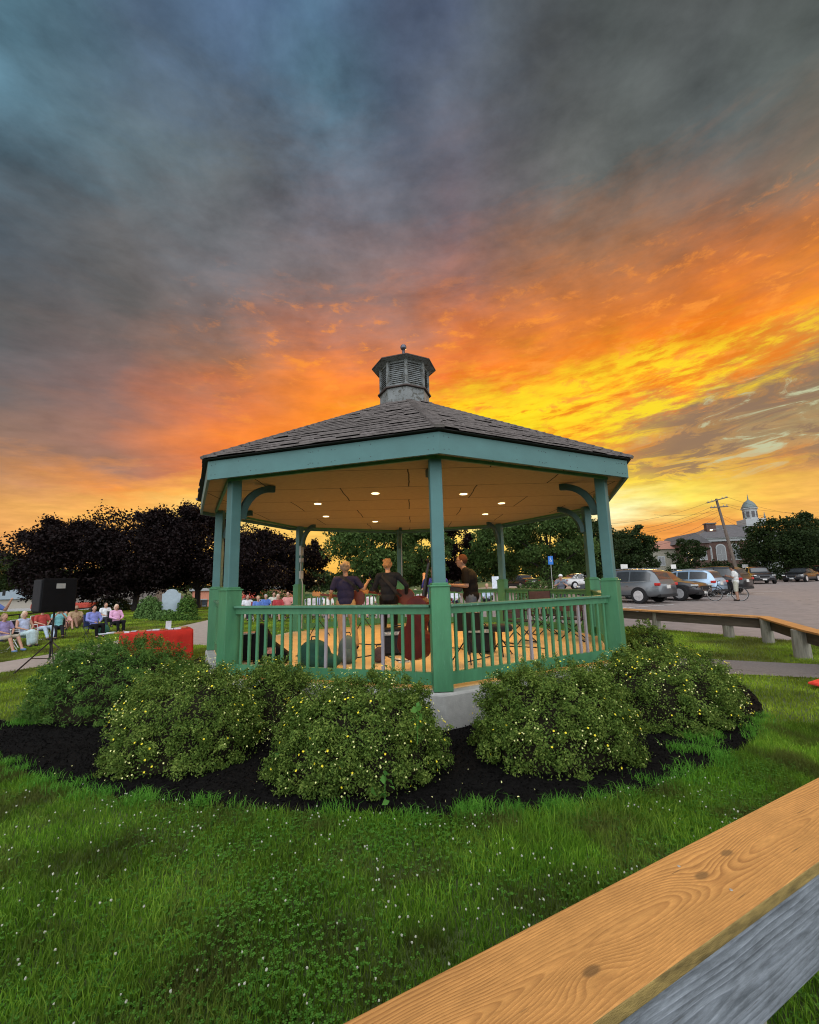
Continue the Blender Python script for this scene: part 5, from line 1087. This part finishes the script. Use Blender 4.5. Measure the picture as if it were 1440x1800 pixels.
# ---------------------------------------------------------------- cars
mat('car_glass', (.035, .04, .045), .06, spec=1.); mat('tyre', (.018, .018, .02), .85); mat('arch_black', (.012, .012, .013), .8); mat('tail_red', (.45, .02, .015), .15); mat('headlamp', (.6, .62, .62), .1, .3); mat('plate', (.6, .6, .58), .5); mat('rim', (.6, .61, .63), .35, .5); mat('chrome', (.6, .6, .6), .12, 1.)
def paint(c, r=.28, me=.5):
    k = 'paint_'+str(c)
    if k not in MATS:
        mat(k, c, r, me, vary=.04); MATS[k].node_tree.nodes['Principled BSDF'].inputs['Coat Weight'].default_value = .6
    return k
def interp(pts, x):
    for (a, u), (b, v) in zip(pts[:-1], pts[1:]):
        if x <= b: t = (x-a)/(b-a); t = t*t*(3-2*t)*.5+t*.5; return u+(v-u)*t
    return pts[-1][1]
KINDS = {
 'suv': dict(roof=[(0, .56), (.025, .70), (.07, .90), (.13, .975), (.30, 1.), (.48, .985), (.56, .94), (.70, .63), (.80, .61), (.93, .55), (.985, .46), (1, .40)], belt=[(0, .56), (.05, .62), (.6, .58), (.72, .58), (.85, .55), (.95, .50), (1, .38)], a=.585, c=.72, r0=.022, r1=.085, g0=.09, g1=.66),
 'sedan': dict(roof=[(0, .56), (.03, .68), (.14, .71), (.19, .74), (.33, .96), (.48, 1.), (.58, .96), (.72, .68), (.85, .62), (.95, .54), (1, .42)], belt=[(0, .54), (.05, .64), (.6, .62), (.74, .64), (.86, .58), (.95, .52), (1, .40)], a=.60, c=.73, r0=.19, r1=.31, g0=.26, g1=.68)}
def car(loc, nose, kind, L, W_, H, col, label, group='cars parked in the lot', trim=True, rim='rim', lights_on=False, rails=False):
    K = KINDS[kind]; g = empty('parked_car', loc, nose, label, 'car', group); N = 46; M_ = 13; xs = [i/(N-1) for i in range(N)]
    xs = sorted([1-(1-x) if 0 else x for x in xs]); xs = [.5-.5*cos(PI*x)*.35-.5*(1-2*x)*.65 for x in xs]
    def plan(x): return 1-.20*abs(2*x-1)**7-.03*abs(2*x-1)**2
    def sec(x):
        rf = interp(K['roof'], x)*H; bl = min(interp(K['belt'], x)*H, rf-.01); w = W_/2*plan(x); has = sst(.02, .16, (rf-bl)/H); tumble = float(1-.24*has); sill = .19*H if .1 < x < .9 else .19*H+abs(x-.5-.4*(1 if x > .5 else -1))*.35*H*1.2
        pts = [(w*.90, sill), (w*.985, sill+.05*H), (w, .34*H), (w*.985, .45*H), (w*.965, bl-.02*H), (w*.94, bl)]
        for t in (.2, .45, .7, .88): pts.append((w*(.94+(tumble*.94-.94)*t), bl+(rf*.975-bl)*t))
        pts += [(w*tumble*.86, rf*.985), (w*tumble*.5, rf*.998), (0, rf)]; return pts
    V = []; F = []; R = 2*M_-1
    for x in xs:
        s = sec(x); ring = [(a, z) for a, z in s]+[(-a, z) for a, z in s[-2::-1]]; V += [((x-.5)*L, a, z) for a, z in ring]
    for i in range(N-1):
        for j in range(R-1): F.append((i*R+j, (i+1)*R+j, (i+1)*R+j+1, i*R+j+1))
        F.append((i*R+R-1, (i+1)*R+R-1, (i+1)*R, i*R))
    F.append(tuple(range(R))); F.append(tuple((N-1)*R+j for j in range(R-1, -1, -1)))
    m_ = MB(); m_.v = V; m_.f = F; body = m_.build('body', paint(col), g, smooth=True)
    off = .006
    def sidept(x, t, s):
        rf = interp(K['roof'], x)*H; bl = interp(K['belt'], x)*H; w = W_/2*plan(x); tum = 1-.24*float(sst(.02, .16, (rf-bl)/H)); return Vector(((x-.5)*L, s*(w*(.94+(tum*.94-.94)*t)+off), bl+(rf*.975-bl)*t))
    for s in (-1, 1):
        for (a, b) in ((K['g0'], .30), (.315, .455), (.47, K['g1'])):
            if b <= a: continue
            m_ = MB(); n = 10; vs = []; fs = []
            for i in range(n+1):
                x = a+(b-a)*i/n; rf = interp(K['roof'], x)*H; bl = interp(K['belt'], x)*H; ht = rf*.975-bl; t0, t1 = min(.45, .06*H/max(ht, .01)*.6), 1-min(.45, .05*H/max(ht, .01))
                vs += [sidept(x, t0, s), sidept(x, (t0+t1)/2, s)+Vector((0, s*.004, 0)), sidept(x, t1, s)]
            for i in range(n): fs += [(i*3, i*3+3, i*3+4, i*3+1), (i*3+1, i*3+4, i*3+5, i*3+2)]
            m_.add(vs, fs); m_.build('side_window', 'car_glass', g, smooth=True)
        m_ = MB(); m_.tube([sidept(K['g0']+(K['g1']-K['g0'])*i/14, .02, s)+Vector((0, s*.004, 0)) for i in range(15)], .009, 5); 
        if trim: m_.build('window_trim', 'chrome', g)
        m_ = MB(); q = sidept(K['a']+.03, .1, s); m_.ball(q+Vector((0, s*.10, .03)), (.06, .10, .065), 8, 6); m_.build('mirror', paint(col), g, smooth=True)
        m_ = MB(); 
        for x in (.33, .50): q = Vector(((x-.5)*L, s*(W_/2*.992), .5*H)); m_.box(q, (.16, .03, .03))
        m_.build('door_handle', 'chrome' if trim else paint(col), g)
        m_ = MB(); m_.box((0, s*W_/2*.955, .205*H), (L*.52, .05, .07)); m_.build('sill_trim', 'arch_black', g)
        if rails: m_ = MB(); m_.tube([((x-.5)*L, s*W_*.345, interp(K['roof'], x)*H+.035) for x in (.14, .2, .3, .4, .5, .55)], .018, 6); m_.build('roof_rail', 'alu', g)
    for nm, a, b in (('windscreen', K['a'], K['c']-.012), ('rear_window', K['r0'], K['r1'])):
        m_ = MB(); n = 8; vs = []; fs = []
        for i in range(n+1):
            x = a+(b-a)*i/n; s = sec(x); rf = interp(K['roof'], x)*H
            dz = (interp(K['roof'], x+.004)-interp(K['roof'], x-.004))*H/(.008*L); nx = Vector((-dz, 0, 1)).normalized()*.008
            hw = s[-3][0]; prof = [(-hw, s[-3][1]), (-hw*.58, s[-2][1]), (0, rf), (hw*.58, s[-2][1]), (hw, s[-3][1])]
            vs += [Vector(((x-.5)*L, y, z))+nx for y, z in prof]
        for i in range(n):
            for j in range(4): fs.append((i*5+j, (i+1)*5+j, (i+1)*5+j+1, i*5+j+1))
        m_.add(vs, fs); m_.build(nm, 'car_glass', g, smooth=True)
    wr_ = .225*H if kind == 'suv' else .235*H; wr_ = max(.33, min(.375, wr_))
    for fx in (-.29, .31):
        for s in (-1, 1):
            c = Vector((fx*L, s*(W_/2-.11), wr_)); MX = Matrix.Rotation(PI/2, 4, 'X')
            m_ = MB(); m_.lathe([(0, -.10), (wr_*1.10, -.10), (wr_*1.10, .105), (wr_*1.05, .118), (0, .118)], 24, c+Vector((0, s*.0, .02)), Matrix.Rotation(-s*PI/2, 4, 'X')); m_.build('wheel_arch', 'arch_black', g)
            m_ = MB(); m_.lathe([(wr_*.66, -.10), (wr_*.95, -.10), (wr_, -.07), (wr_, .09), (wr_*.94, .13), (wr_*.66, .125)], 26, c, Matrix.Rotation(-s*PI/2, 4, 'X')); w = m_.build('wheel', 'tyre', g, smooth=False)
            m_ = MB(); R_ = Matrix.Rotation(-s*PI/2, 4, 'X'); m_.lathe([(wr_*.60, .10), (wr_*.68, .10), (wr_*.68, .132), (wr_*.62, .135)], 26, c, R_); m_.lathe([(0, .10), (.055, .10), (.05, .135), (0, .14)], 12, c, R_)
            for k in range(5):
                a = 2*PI*k/5+.3; d = Vector((cos(a), 0, sin(a))); m_.beam(c+Vector((0, s*.118, 0))+d*.04, c+Vector((0, s*.122, 0))+d*wr_*.64, .065, .02, up=(0, 1, 0))
            m_.build('rim', rim, w)
    # lights, plates, grille, bumpers
    for s in (-1, 1):
        q = sec(.03); m_ = MB(); m_.box((-.5*L+.10, s*(W_*.40), .545*H), (.26, .20, .13), rz=s*.35); m_.build('tail_light', 'tail_red', g, bevel=.02)
        m_ = MB(); m_.box((.5*L-.17, s*(W_*.385), .475*H), (.34, .26, .09), rz=-s*.38); m_.build('headlight', 'headlamp', g, bevel=.02)
    MB().box((-.5*L-.012, 0, .47*H), (.02, .34, .17)).build('number_plate', 'plate', g); MB().box((.5*L+.012, 0, .25*H), (.02, .34, .13)).build('number_plate', 'plate', g)
    MB().box((-.5*L+.08, 0, .22*H), (.20, W_*.80, .14)).build('rear_bumper', 'arch_black', g, bevel=.03); MB().box((.5*L-.09, 0, .22*H), (.20, W_*.76, .12)).build('front_bumper', 'arch_black', g, bevel=.03)
    m_ = MB(); m_.prism([(-.36, 0), (.36, 0), (.42, .2), (.36, .24), (-.36, .24), (-.42, .2)], 0, .05, Matrix.Translation((.5*L-.035, 0, .31*H)) @ Matrix.Rotation(PI/2, 4, 'Z') @ Matrix.Rotation(PI/2, 4, 'X')); gr = m_.build('grille', 'arch_black', g)
    m_ = MB(); m_.tube([(.5*L+.02, y, z+.31*H) for y, z in ((-.40, .2), (-.34, .01), (.34, .01), (.40, .2))], .018, 6); m_.build('grille_trim', 'chrome', gr)
    return g
nose_away = math.atan2(HD.y, HD.x); nose_to = math.atan2(-HD.y, -HD.x)
def carpos(wx, wy, along, half): p = Vector((wx, wy, 0))+HD*along+RW*half; p.z = gzf(p.x, p.y)+.014; return p
car(carpos(11.45, 22.1, 1.40, .92), nose_away, 'suv', 4.8, 1.94, 1.72, (.15, .165, .18), 'silver-grey estate-like off-roader, rear to the viewer, nearest the gazebo', rails=True)
car(carpos(14.2, 23.3, 1.42, .92), nose_to, 'suv', 4.6, 1.86, 1.66, (.045, .045, .05), 'dark grey crossover facing the viewer between the silver-grey and the pale blue car')
car(carpos(17.3, 25.3, 2.0, .80), nose_away, 'suv', 4.45, 1.80, 1.60, (.36, .50, .66), 'pale blue crossover parked third from the gazebo, rear lamps lit by the sunset', rails=True, trim=False)
car(carpos(20.0, 26.9, 2.2, .9), nose_away, 'suv', 4.9, 1.96, 1.76, (.02, .021, .024), 'black off-roader just beyond the pale blue car', trim=False)
p = at(1333, 1010, 44); p.z = gzf(p.x, p.y)+.014; car(p, math.radians(-118), 'suv', 5.0, 1.96, 1.70, (.035, .038, .045), 'black off-roader facing the viewer in the far row', group='cars in the far row')
p = at(1408, 1010, 46); p.z = gzf(p.x, p.y)+.014; car(p, math.radians(-150), 'sedan', 4.8, 1.86, 1.46, (.02, .02, .024), 'black saloon in the far row right of the black off-roader', group='cars in the far row')
p = at(1458, 1010, 50); p.z = gzf(p.x, p.y)+.014; car(p, math.radians(-60), 'suv', 4.6, 1.84, 1.66, (.12, .035, .03), 'reddish car cut off by the right edge', group='cars in the far row')
p = at(914, 1010, 46); p.z = gzf(p.x, p.y)+.014; car(p, math.radians(110), 'sedan', 4.6, 1.82, 1.46, (.03, .03, .035), 'distant dark car seen past the man in profile', group='cars in the far row')
p = at(1018, 1010, 42); p.z = gzf(p.x, p.y)+.014; car(p, math.radians(20), 'sedan', 4.6, 1.82, 1.46, (.5, .5, .5), 'distant white car seen between the right gazebo posts', group='cars in the far row')

# ---------------------------------------------------------------- man and bicycle
BP = Vector((16.35, 22.7, 0)); BP.z = gzf(BP.x, BP.y)+.014
va = math.atan2(BP.x, BP.y)
def bicycle():
    g = empty('bicycle', BP+Vector((-.12, -.1, 0)), PI-va+.05, 'black bicycle held upright on the asphalt by the man in white', 'bicycle'); r = .345
    for x, nm in ((.53, 'front'), (-.53, 'rear')):
        m_ = MB(); m_.tube([(x+cos(a)*r, 0, r+sin(a)*r) for a in [2*PI*k/28 for k in range(29)]], .020, 6, cap=False); w = m_.build('wheel', 'tyre', g, smooth=True)
        m_ = MB(); m_.tube([(x+cos(a)*r*.93, 0, r+sin(a)*r*.93) for a in [2*PI*k/28 for k in range(29)]], .012, 5, cap=False)
        for k in range(14): a = 2*PI*k/14; m_.tube([(x, .02*(-1)**k, r), (x+cos(a)*r*.93, 0, r+sin(a)*r*.93)], .0022, 3)
        m_.build('rim', 'alu', w)
    bb, hd_, st = (-.08, 0, .30), (.36, 0, .80), (-.24, 0, .80); m_ = MB()
    for a, b in ((bb, hd_), (bb, st), (st, hd_), (bb, (-.53, 0, r)), ((-.22, 0, .74), (-.53, 0, r)), (hd_, (.40, 0, .70)), ((.40, 0, .70), (.53, 0, r))): m_.tube([a, b], .017, 7)
    m_.build('frame', 'black_metal', g); m_ = MB(); m_.tube([st, (-.27, 0, .92)], .013, 6); m_.ball((-.27, 0, .94), (.13, .07, .03), 10, 6); m_.build('saddle', 'black_fabric', g)
    m_ = MB(); m_.tube([hd_, (.34, 0, .98)], .013, 6); m_.tube([(.22, -.30, 1.02), (.34, -.12, .99), (.34, .12, .99), (.22, .30, 1.02)], .013, 6); m_.build('handlebar', 'black_metal', g)
    m_ = MB(); m_.lathe([(.03, -.01), (.095, -.006), (.095, .006), (.03, .01)], 16, bb, Matrix.Rotation(PI/2, 4, 'X')); m_.tube([(bb[0], .06, bb[2]), (bb[0]+.12, .06, bb[2]-.12)], .01, 5); m_.box((bb[0]+.12, .1, bb[2]-.12), (.09, .08, .02)); m_.build('crank', 'steel_grey', g)
    m_ = MB(); m_.tube([(-.30, .05, .72), (-.75, .05, .72)], .008, 5); m_.tube([(-.30, -.05, .72), (-.75, -.05, .72)], .008, 5); m_.tube([(-.70, .05, .72), (-.53, .04, r)], .007, 5); m_.build('rack', 'black_metal', g)
    return g
bicycle()
person(BP+Vector((.16, -.42, 0)), 80+math.degrees(-va), pose(STAND, head=(0, .08, 1.615), neck=(0, .02, 1.46), el=((-.25, .04, 1.15), (.25, .02, 1.16)), wr=((-.12, .30, 1.22), (.10, .30, 1.24))), 'man in white T-shirt and pale shorts standing over his bicycle looking at a phone', 'D4D6D4', 'B8B8A4', '2C2018', shorts=True, skin='skin_tan', shoes='3C3028', vox=.016, fingers=True, fat=1.12, scale=1.02, cap='28281E')
ph = MB().box((0, 0, 0), (.075, .012, .15), rx=.6).build('mobile_phone', 'cf_red', None, bevel=.004); a_ = math.radians(80)-va; ph.location = BP+Vector((.16, -.42, 0))+Vector((-sin(a_)*.40, cos(a_)*.40, 1.27)); ph.rotation_euler = (0, 0, a_); tag(ph, 'phone in a red case in the hands of the man with the bicycle', 'phone')

# ---------------------------------------------------------------- signs
mat('sign_blue', (.02, .16, .55), .4, vary=.03); mat('sign_white', (.72, .72, .70), .5, vary=.04)
def acc_sign():
    p = at(968, 985, 24.); g = empty('parking_sign', (p.x, p.y, gzf(p.x, p.y)), math.radians(-14), 'small blue accessible parking sign on a thin post beyond the railing', 'sign'); z = p.z-g.location.z
    MB().tube([(0, 0, 0), (0, 0, z+.25)], .02, 6).build('post', 'steel_grey', g); MB().box((0, -.03, z), (.26, .01, .46)).build('panel', 'sign_blue', g)
    m_ = MB(); y = -.038; m_.ball((-.02, y, z+.13), (.022, .003, .022), 8, 6); m_.box((-.015, y, z+.06), (.022, .004, .09)); m_.box((.02, y, z+.015), (.08, .004, .018)); m_.box((.06, y, z-.03), (.018, .004, .08), rx=0)
    m_.tube([(-.01+cos(a)*.055, y, z-.02+sin(a)*.055) for a in [PI*.6+PI*1.35*k/12 for k in range(13)]], .007, 4); m_.build('wheelchair_symbol', 'sign_white', g)
acc_sign()
def plain_sign(px, py, Y, w, h, label, m='sign_white', name='sign_panel_on_post'):
    p = at(px, py, Y); g = empty(name, (p.x, p.y, gzf(p.x, p.y)), 0, label, 'sign'); z = p.z-g.location.z; MB().tube([(0, .01, 0), (0, .01, z)], .02, 6).build('post', 'steel_grey', g); MB().box((0, -.02, z), (w, .015, h)).build('panel', m, g)
plain_sign(1094.5, 996, 40, .34, .42, 'left one of two small white signs under the tree right of the gazebo'); plain_sign(1100.5, 996, 40.5, .30, .42, 'right one of two small white signs under the tree right of the gazebo')
plain_sign(1310, 995, 52, .7, .4, 'small pale sign right of the man with the bicycle in front of the hedge'); plain_sign(871, 1024, 27, .42, .75, 'pale blue-white upright sign beyond the rail left of the far right post', 'paper')
plain_sign(1184, 996, 52, .6, .5, 'pale sign above the roof of the grey car')

# ---------------------------------------------------------------- utility pole and wires
mat('pole_wood', (.15, .12, .10), .9, vary=.3, scale=3, stretch=(3, 3, .4), bump=.5); mat('wire', (.03, .025, .025), .6)
PB, PT = Vector((37.6, 50, .55)), Vector((36.15, 50, 10.35))
g = empty('utility_pole', PB, 0, 'leaning wooden utility pole with two crossarms and a lit lamp', 'utility pole'); T = PT-PB; m_ = MB(); m_.tube([(0, 0, -.3), T*.5, T], [.20, .17, .13], 10); m_.build('pole', 'pole_wood', g)
for a, b in ((at(1243, 884, 49.8), at(1279, 874, 49.8)), (at(1249, 892.5, 49.8), at(1280, 890, 49.8))):
    m_ = MB(); m_.beam(a-PB, b-PB, .13, .13); ca_ = m_.build('crossarm', 'pole_wood', g); m_ = MB()
    for t in (.06, .25, .75, .94): q = a.lerp(b, t)-PB; m_.ball(q+Vector((0, 0, .14)), (.05, .05, .10), 6, 5)
    m_.build('insulators', 'steel_grey', ca_)
la = at(1250.5, 931.5, 49.5)-PB; m_ = MB(); m_.tube([T*.62, la+Vector((.9, .1, .10)), la+Vector((0, 0, .06))], .03, 6); m_.build('lamp_arm', 'steel_grey', g); MB().ball(la, (.16, .12, .07), 10, 6).build('lamp', 'lamp_glow', g)
def wire(a, b, sag, r=.012):
    m_ = MB(); m_.tube([a.lerp(b, t/16)-Vector((0, 0, sag*4*(t/16)*(1-t/16))) for t in range(17)], r, 4); tag(m_.build('overhead_wire', 'wire'), 'thin dark overhead wire strung to the leaning pole', 'wire', 'overhead wires at the leaning pole')
for (sx, sy, ex, ey, sg) in ((1243, 884, 1040, 922, .6), (1249, 892, 1035, 936, .8), (1256, 894, 1035, 944, .9), (1262, 900, 1035, 952, .7), (1266, 905, 1100, 958, .8), (1268, 912, 1120, 962, .7), (1262, 897, 1150, 905, .3)):
    wire(at(sx, sy, 50), at(ex, ey, 46), sg)
for (sx, sy, ex, ey, sg) in ((1279, 874, 1500, 905, 1.0), (1280, 890, 1500, 912, 1.1), (1266, 884, 1480, 898, .7), (1264, 902, 1330, 922, .4), (1267, 908, 1326, 930, .4)):
    wire(at(sx, sy, 50), at(ex, ey, 60), sg)

# ---------------------------------------------------------------- buildings
def brick_mat(name, c1, c2, mo, s=1.):
    m = bpy.data.materials.new(name); m.use_nodes = True; t = NT(m.node_tree); b = t.n['Principled BSDF']; tc = t.n.new('ShaderNodeTexCoord').outputs['Object']
    x, y, z = t.sep(tc)[:]; br = t.n.new('ShaderNodeTexBrick'); t.l.new(t.comb(t.math('ADD', x, y), z), br.inputs['Vector']); br.inputs['Scale'].default_value = 4*s; br.inputs['Color1'].default_value = tuple(c1)+(1,); br.inputs['Color2'].default_value = tuple(c2)+(1,); br.inputs['Mortar'].default_value = tuple(mo)+(1,)
    n = t.rng(t.noise(tc, 1.2, 4), .3, .7, .8, 1.2); t.l.new(t.mix(1., br.outputs[0], t.comb(n, n, n), 'MULTIPLY'), b.inputs[0]); b.inputs['Roughness'].default_value = .9; MATS[name] = m
brick_mat('brick', (.10, .045, .035), (.075, .036, .028), (.12, .10, .09)); mat('slate', (.11, .105, .11), .85, vary=.25, scale=2, stretch=(1, 1, 5), bump=.4); mat('white_trim', (.36, .38, .39), .7, vary=.1); mat('window_glass', (.05, .06, .07), .08, spec=1.)
mat('lit_window', (.8, .6, .3), .4, emit=(1, .72, .32), es=1.1); mat('copper_dome', (.16, .20, .20), .6, .3); mat('sunset_lit_roof', (.36, .17, .12), .8, vary=.2, scale=3)  # low building's roof has the orange sunset light in its colour
def window(parent, x, y, z, w, h, arch=False, glass='window_glass', ny=-1):
    """a window in a wall that faces -Y"""
    n = 10; pr = [(-w/2, 0), (w/2, 0), (w/2, h)]+([(w/2*cos(PI*k/n), h+w/2*sin(PI*k/n)) for k in range(1, n)] if arch else [])+[(-w/2, h)]; R = Matrix.Rotation(PI/2, 4, 'X')
    def sc(k): cx_, cz = 0, h/2; return [(q[0]*(1+k/w*2), cz+(q[1]-cz)*(1+k/h*2)) for q in pr]
    f = MB(); f.prism(sc(.12), 0, .07, Matrix.Translation((x, y, z)) @ R); fo = f.build('window', 'white_trim', parent)
    p = MB(); p.prism(sc(.0), .06, .085, Matrix.Translation((x, y, z)) @ R); p.build('pane', glass, fo)
    q = MB(); q.box((x, y-.10, z+h/2), (.06, .03, h*.98)); q.box((x, y-.10, z+h*.5), (w*.98, .03, .06)); q.build('glazing_bars', 'white_trim', fo)
def hip(parent, x0, x1, y0, y1, ze, zr, ov_=.5, m='slate', gable=False, inset=None):
    """hipped roof (ridge along x) or a gable end facing the viewer"""
    x0 -= ov_; x1 += ov_; y0 -= ov_; y1 += ov_; 
    if gable: v = [(x0, y0, ze), (x1, y0, ze), (x1, y1, ze), (x0, y1, ze), ((x0+x1)/2, y0, zr), ((x0+x1)/2, y1, zr)]; f = [(3, 2, 1, 0), (0, 4, 5, 3), (1, 2, 5, 4), (0, 1, 4), (2, 3, 5)]
    else: i = inset or (y1-y0)/2; v = [(x0, y0, ze), (x1, y0, ze), (x1, y1, ze), (x0, y1, ze), (x0+i, (y0+y1)/2, zr), (x1-i, (y0+y1)/2, zr)]; f = [(3, 2, 1, 0), (0, 1, 5, 4), (1, 2, 5), (2, 3, 4, 5), (3, 0, 4)]
    m_ = MB(); m_.add(v, f); return m_.build('roof', m, parent)
def town_hall():
    O = Vector((50.3, 76, .6)); g = empty('town_hall', O, math.radians(-12), 'brick town hall with grey hipped roof, white cornice and domed white cupola', 'building'); 
    MB().box((7.5, 6, 3.2), (15, 12, 6.6)).build('wall', 'brick', g); MB().box((7.5, 6, 6.75), (15.6, 12.6, .5)).build('cornice', 'white_trim', g); MB().box((7.5, 6, 7.05), (16.2, 13.2, .12)).build('gutter', 'white_trim', g)
    hip(g, 0, 15, 0, 12, 7.12, 9.9, .7, inset=6.6)
    for x in (1.6, 3.75, 5.9): window(g, x, -.0, 3.3, 1.3, 1.9, True, 'window_glass')
    for x in (1.6, 3.75, 5.9): window(g, x, -.0, .7, 1.2, 1.5)
    for x in (0.1, 9.2): MB().box((x, -.12, 3.3), (.35, .22, 6.5)).build('pilaster', 'white_trim', g)
    # pale entrance block at the right end
    MB().box((11, -.3, 3.3), (3.2, .5, 6.4)).build('entrance_bay', 'white_trim', g)
    cx = 12.0; cy = 6; c = MB(); c.box((cx, cy, 10.0), (3.3, 3.3, 1.3)); cu = c.build('cupola', 'white_trim', g, bevel=.05); o8 = lambda R: [(cx+R*cos(PI/8+k*PI/4), cy+R*sin(PI/8+k*PI/4)) for k in range(8)]
    c = MB(); c.prism(o8(1.12), 10.66, 12.6); c.build('tower', 'white_trim', cu); c = MB(); c.prism(o8(1.32), 12.602, 12.8); c.build('tower_cornice', 'white_trim', cu)
    for k in range(8): a = k*PI/4; m_ = MB(); m_.box((cx+1.05*cos(a), cy+1.05*sin(a), 11.6), (.06, .5, 1.1), rz=a); m_.build('louver', 'slate', cu)
    c = MB(); c.lathe([(1.26, 12.81), (1.2, 13.0), (.98, 13.5), (.68, 13.95), (.35, 14.2), (.12, 14.4), (.09, 14.8), (.03, 15.4), (.0, 15.5)], 20, (cx, cy, 0)); c.build('dome', 'copper_dome', cu, smooth=True)
    for sx in (-1, 1): c = MB(); c.lathe([(.12, 10.66), (.2, 10.9), (.1, 11.2), (.04, 11.8)], 8, (cx+sx*1.5, cy-1.5, 0)); c.build('urn', 'copper_dome', cu)
    m_ = MB(); m_.box((3.8, 3, 8.4), (1.5, 1.1, 3.0)); ch = m_.build('chimney', 'brick', g); MB().box((3.8, 3, 9.95), (1.75, 1.35, .2)).build('chimney_cap', 'slate', ch)
town_hall()
def wing():
    O = Vector((44.8, 71, .6)); g = empty('brick_wing', O, math.radians(-8), 'lower brick wing with a gable end left of the town hall', 'building')
    MB().box((2.0, 5, 2.9), (4.1, 10, 6.0)).build('wall', 'brick', g); hip(g, 0, 4, 0, 10, 5.95, 7.7, .3, gable=True, m='slate')
    v = [(-.05, -.01, 5.9), (4.05, -.01, 5.9), (2.0, -.01, 7.55)]; m_ = MB(); m_.add(v+[(a, b+.2, c) for a, b, c in v], [(0, 1, 2), (5, 4, 3), (0, 3, 4, 1), (1, 4, 5, 2), (2, 5, 3, 0)]); o = m_.build('gable', 'brick', g); o.location = (0, -.28, 0)
    window(g, .9, 0, 2.6, .8, 1.9, glass='lit_window'); window(g, 2.9, 0, 3.3, .9, 1.3)
    O2 = Vector((41.8, 74, .6)); g2 = empty('long_low_building', O2, math.radians(-8), 'long low dark building with sunset orange painted on its roof behind the tree', 'building'); MB().box((3.0, 4, 2.6), (9, 8, 5.4)).build('wall', 'post_timber', g2); hip(g2, -1.5, 7.5, 0, 8, 5.3, 7.0, .4, m='sunset_lit_roof'); window(g2, 3.9, 0, 1.6, .9, 2.4, glass='lit_window'); window(g2, 5.8, 0, 2.8, .8, 1.2, glass='lit_window'); window(g2, .9, 0, 2.6, .9, 1.4)
wing()
mat('cream_wall', (.38, .34, .30), .85, vary=.1); mat('red_trim', (.40, .05, .03), .8, vary=.4, scale=8); mat('blue_roof', (.22, .27, .31), .7, vary=.15, scale=3, stretch=(1, 6, 6)); mat('brown_roof', (.13, .115, .10), .9, vary=.2, scale=3); mat('grey_siding', (.10, .115, .12), .85, vary=.1, stretch=(.5, .5, 12)); mat('coral_sunset_wall', (.62, .26, .17), .8, vary=.1)  # coral wall takes the sunset glow into its base colour
def left_houses():
    p = at(-40, 1062, 41.5); g = empty('cream_building', (p.x, p.y, -2.2), 0, 'low cream walled building with red trim at the left edge behind the loudspeaker', 'building'); z = 1.95
    MB().box((5.2, 2, z/2), (11.5, 4, z)).build('wall', 'cream_wall', g); MB().box((5.2, 1.9, z+.05), (11.8, 4.3, .1)).build('coping', 'white_trim', g); MB().box((7.4, 1.2, z+.38), (5.6, 1.4, .5)).build('red_awning', 'red_trim', g, bevel=.1)
    p = at(-60, 1050, 60); g = empty('slate_roofed_house', (p.x, p.y, -3.4), 0, 'house with blue-grey roof and white chimney at the far left edge', 'building'); MB().box((4.5, 4, 1.9), (10, 8, 3.9)).build('wall', 'cream_wall', g); r = hip(g, -.5, 9.5, 0, 8, 3.9, 5.3, .4, 'blue_roof'); MB().box((5.6, 3.6, 5.4), (.9, .8, 2.2)).build('chimney', 'white_trim', r)
    p = at(118, 1060, 47); g = empty('grey_house', (p.x, p.y, -2.9), 0, 'low grey house with brown roof and white gutter behind the seated women', 'building'); x1 = (at(250, 1060, 47).x-p.x); w = x1+.5
    MB().box((w/2, 4, 1.35), (w, 8, 2.9)).build('wall', 'grey_siding', g); MB().box((w/2, -.42, 2.92), (w+1, .12, .16)).build('gutter', 'white_trim', g); hip(g, 0, w, 0, 8, 2.95, 4.6, .4, 'brown_roof', inset=1.2)
    for x in (.5, 2.6, 6.4): window(g, x, 0, 1.3, .9, 1.2)
    p = at(338, 1050, 56); g = empty('coral_building', (p.x, p.y, -2.8), 0, 'shop building with sunset glow in its coral wall behind the left gazebo posts', 'building'); w = at(500, 1050, 56).x-p.x
    MB().box((w/2, 4, 1.9), (w, 8, 4.0)).build('wall', 'coral_sunset_wall', g); MB().box((w/2, 3.9, 4.0), (w+.5, 8.4, .3)).build('roof_edge', 'white_trim', g)
    m_ = MB(); m_.prism([(0, 0), (-1.2, -.5), (-1.2, -.7), (0, -.1)], 0, 2.6, Matrix.Translation((w*.58, 0, 3.5)) @ Matrix.Rotation(PI/2, 4, 'Z') @ Matrix.Rotation(PI/2, 4, 'X')); m_.build('awning', 'red_trim', g)
    for x in (1.2, 3.4, w*.62, w*.85): window(g, x, 0, 1.2, 1.3, 1.5)
left_houses()
g = empty('fence', at(350, 1068, 40).xy.to_3d(), math.radians(-8), 'dark picket fence in front of the coral building', 'fence'); g.location.z = -.5
for k in range(18): MB().box((-2+k*.55, 0, .45), (.07, .07, 1.0)).build('picket', 'black_metal', g)
MB().box((2.7, 0, .85), (10, .05, .07)).build('rail', 'black_metal', g)
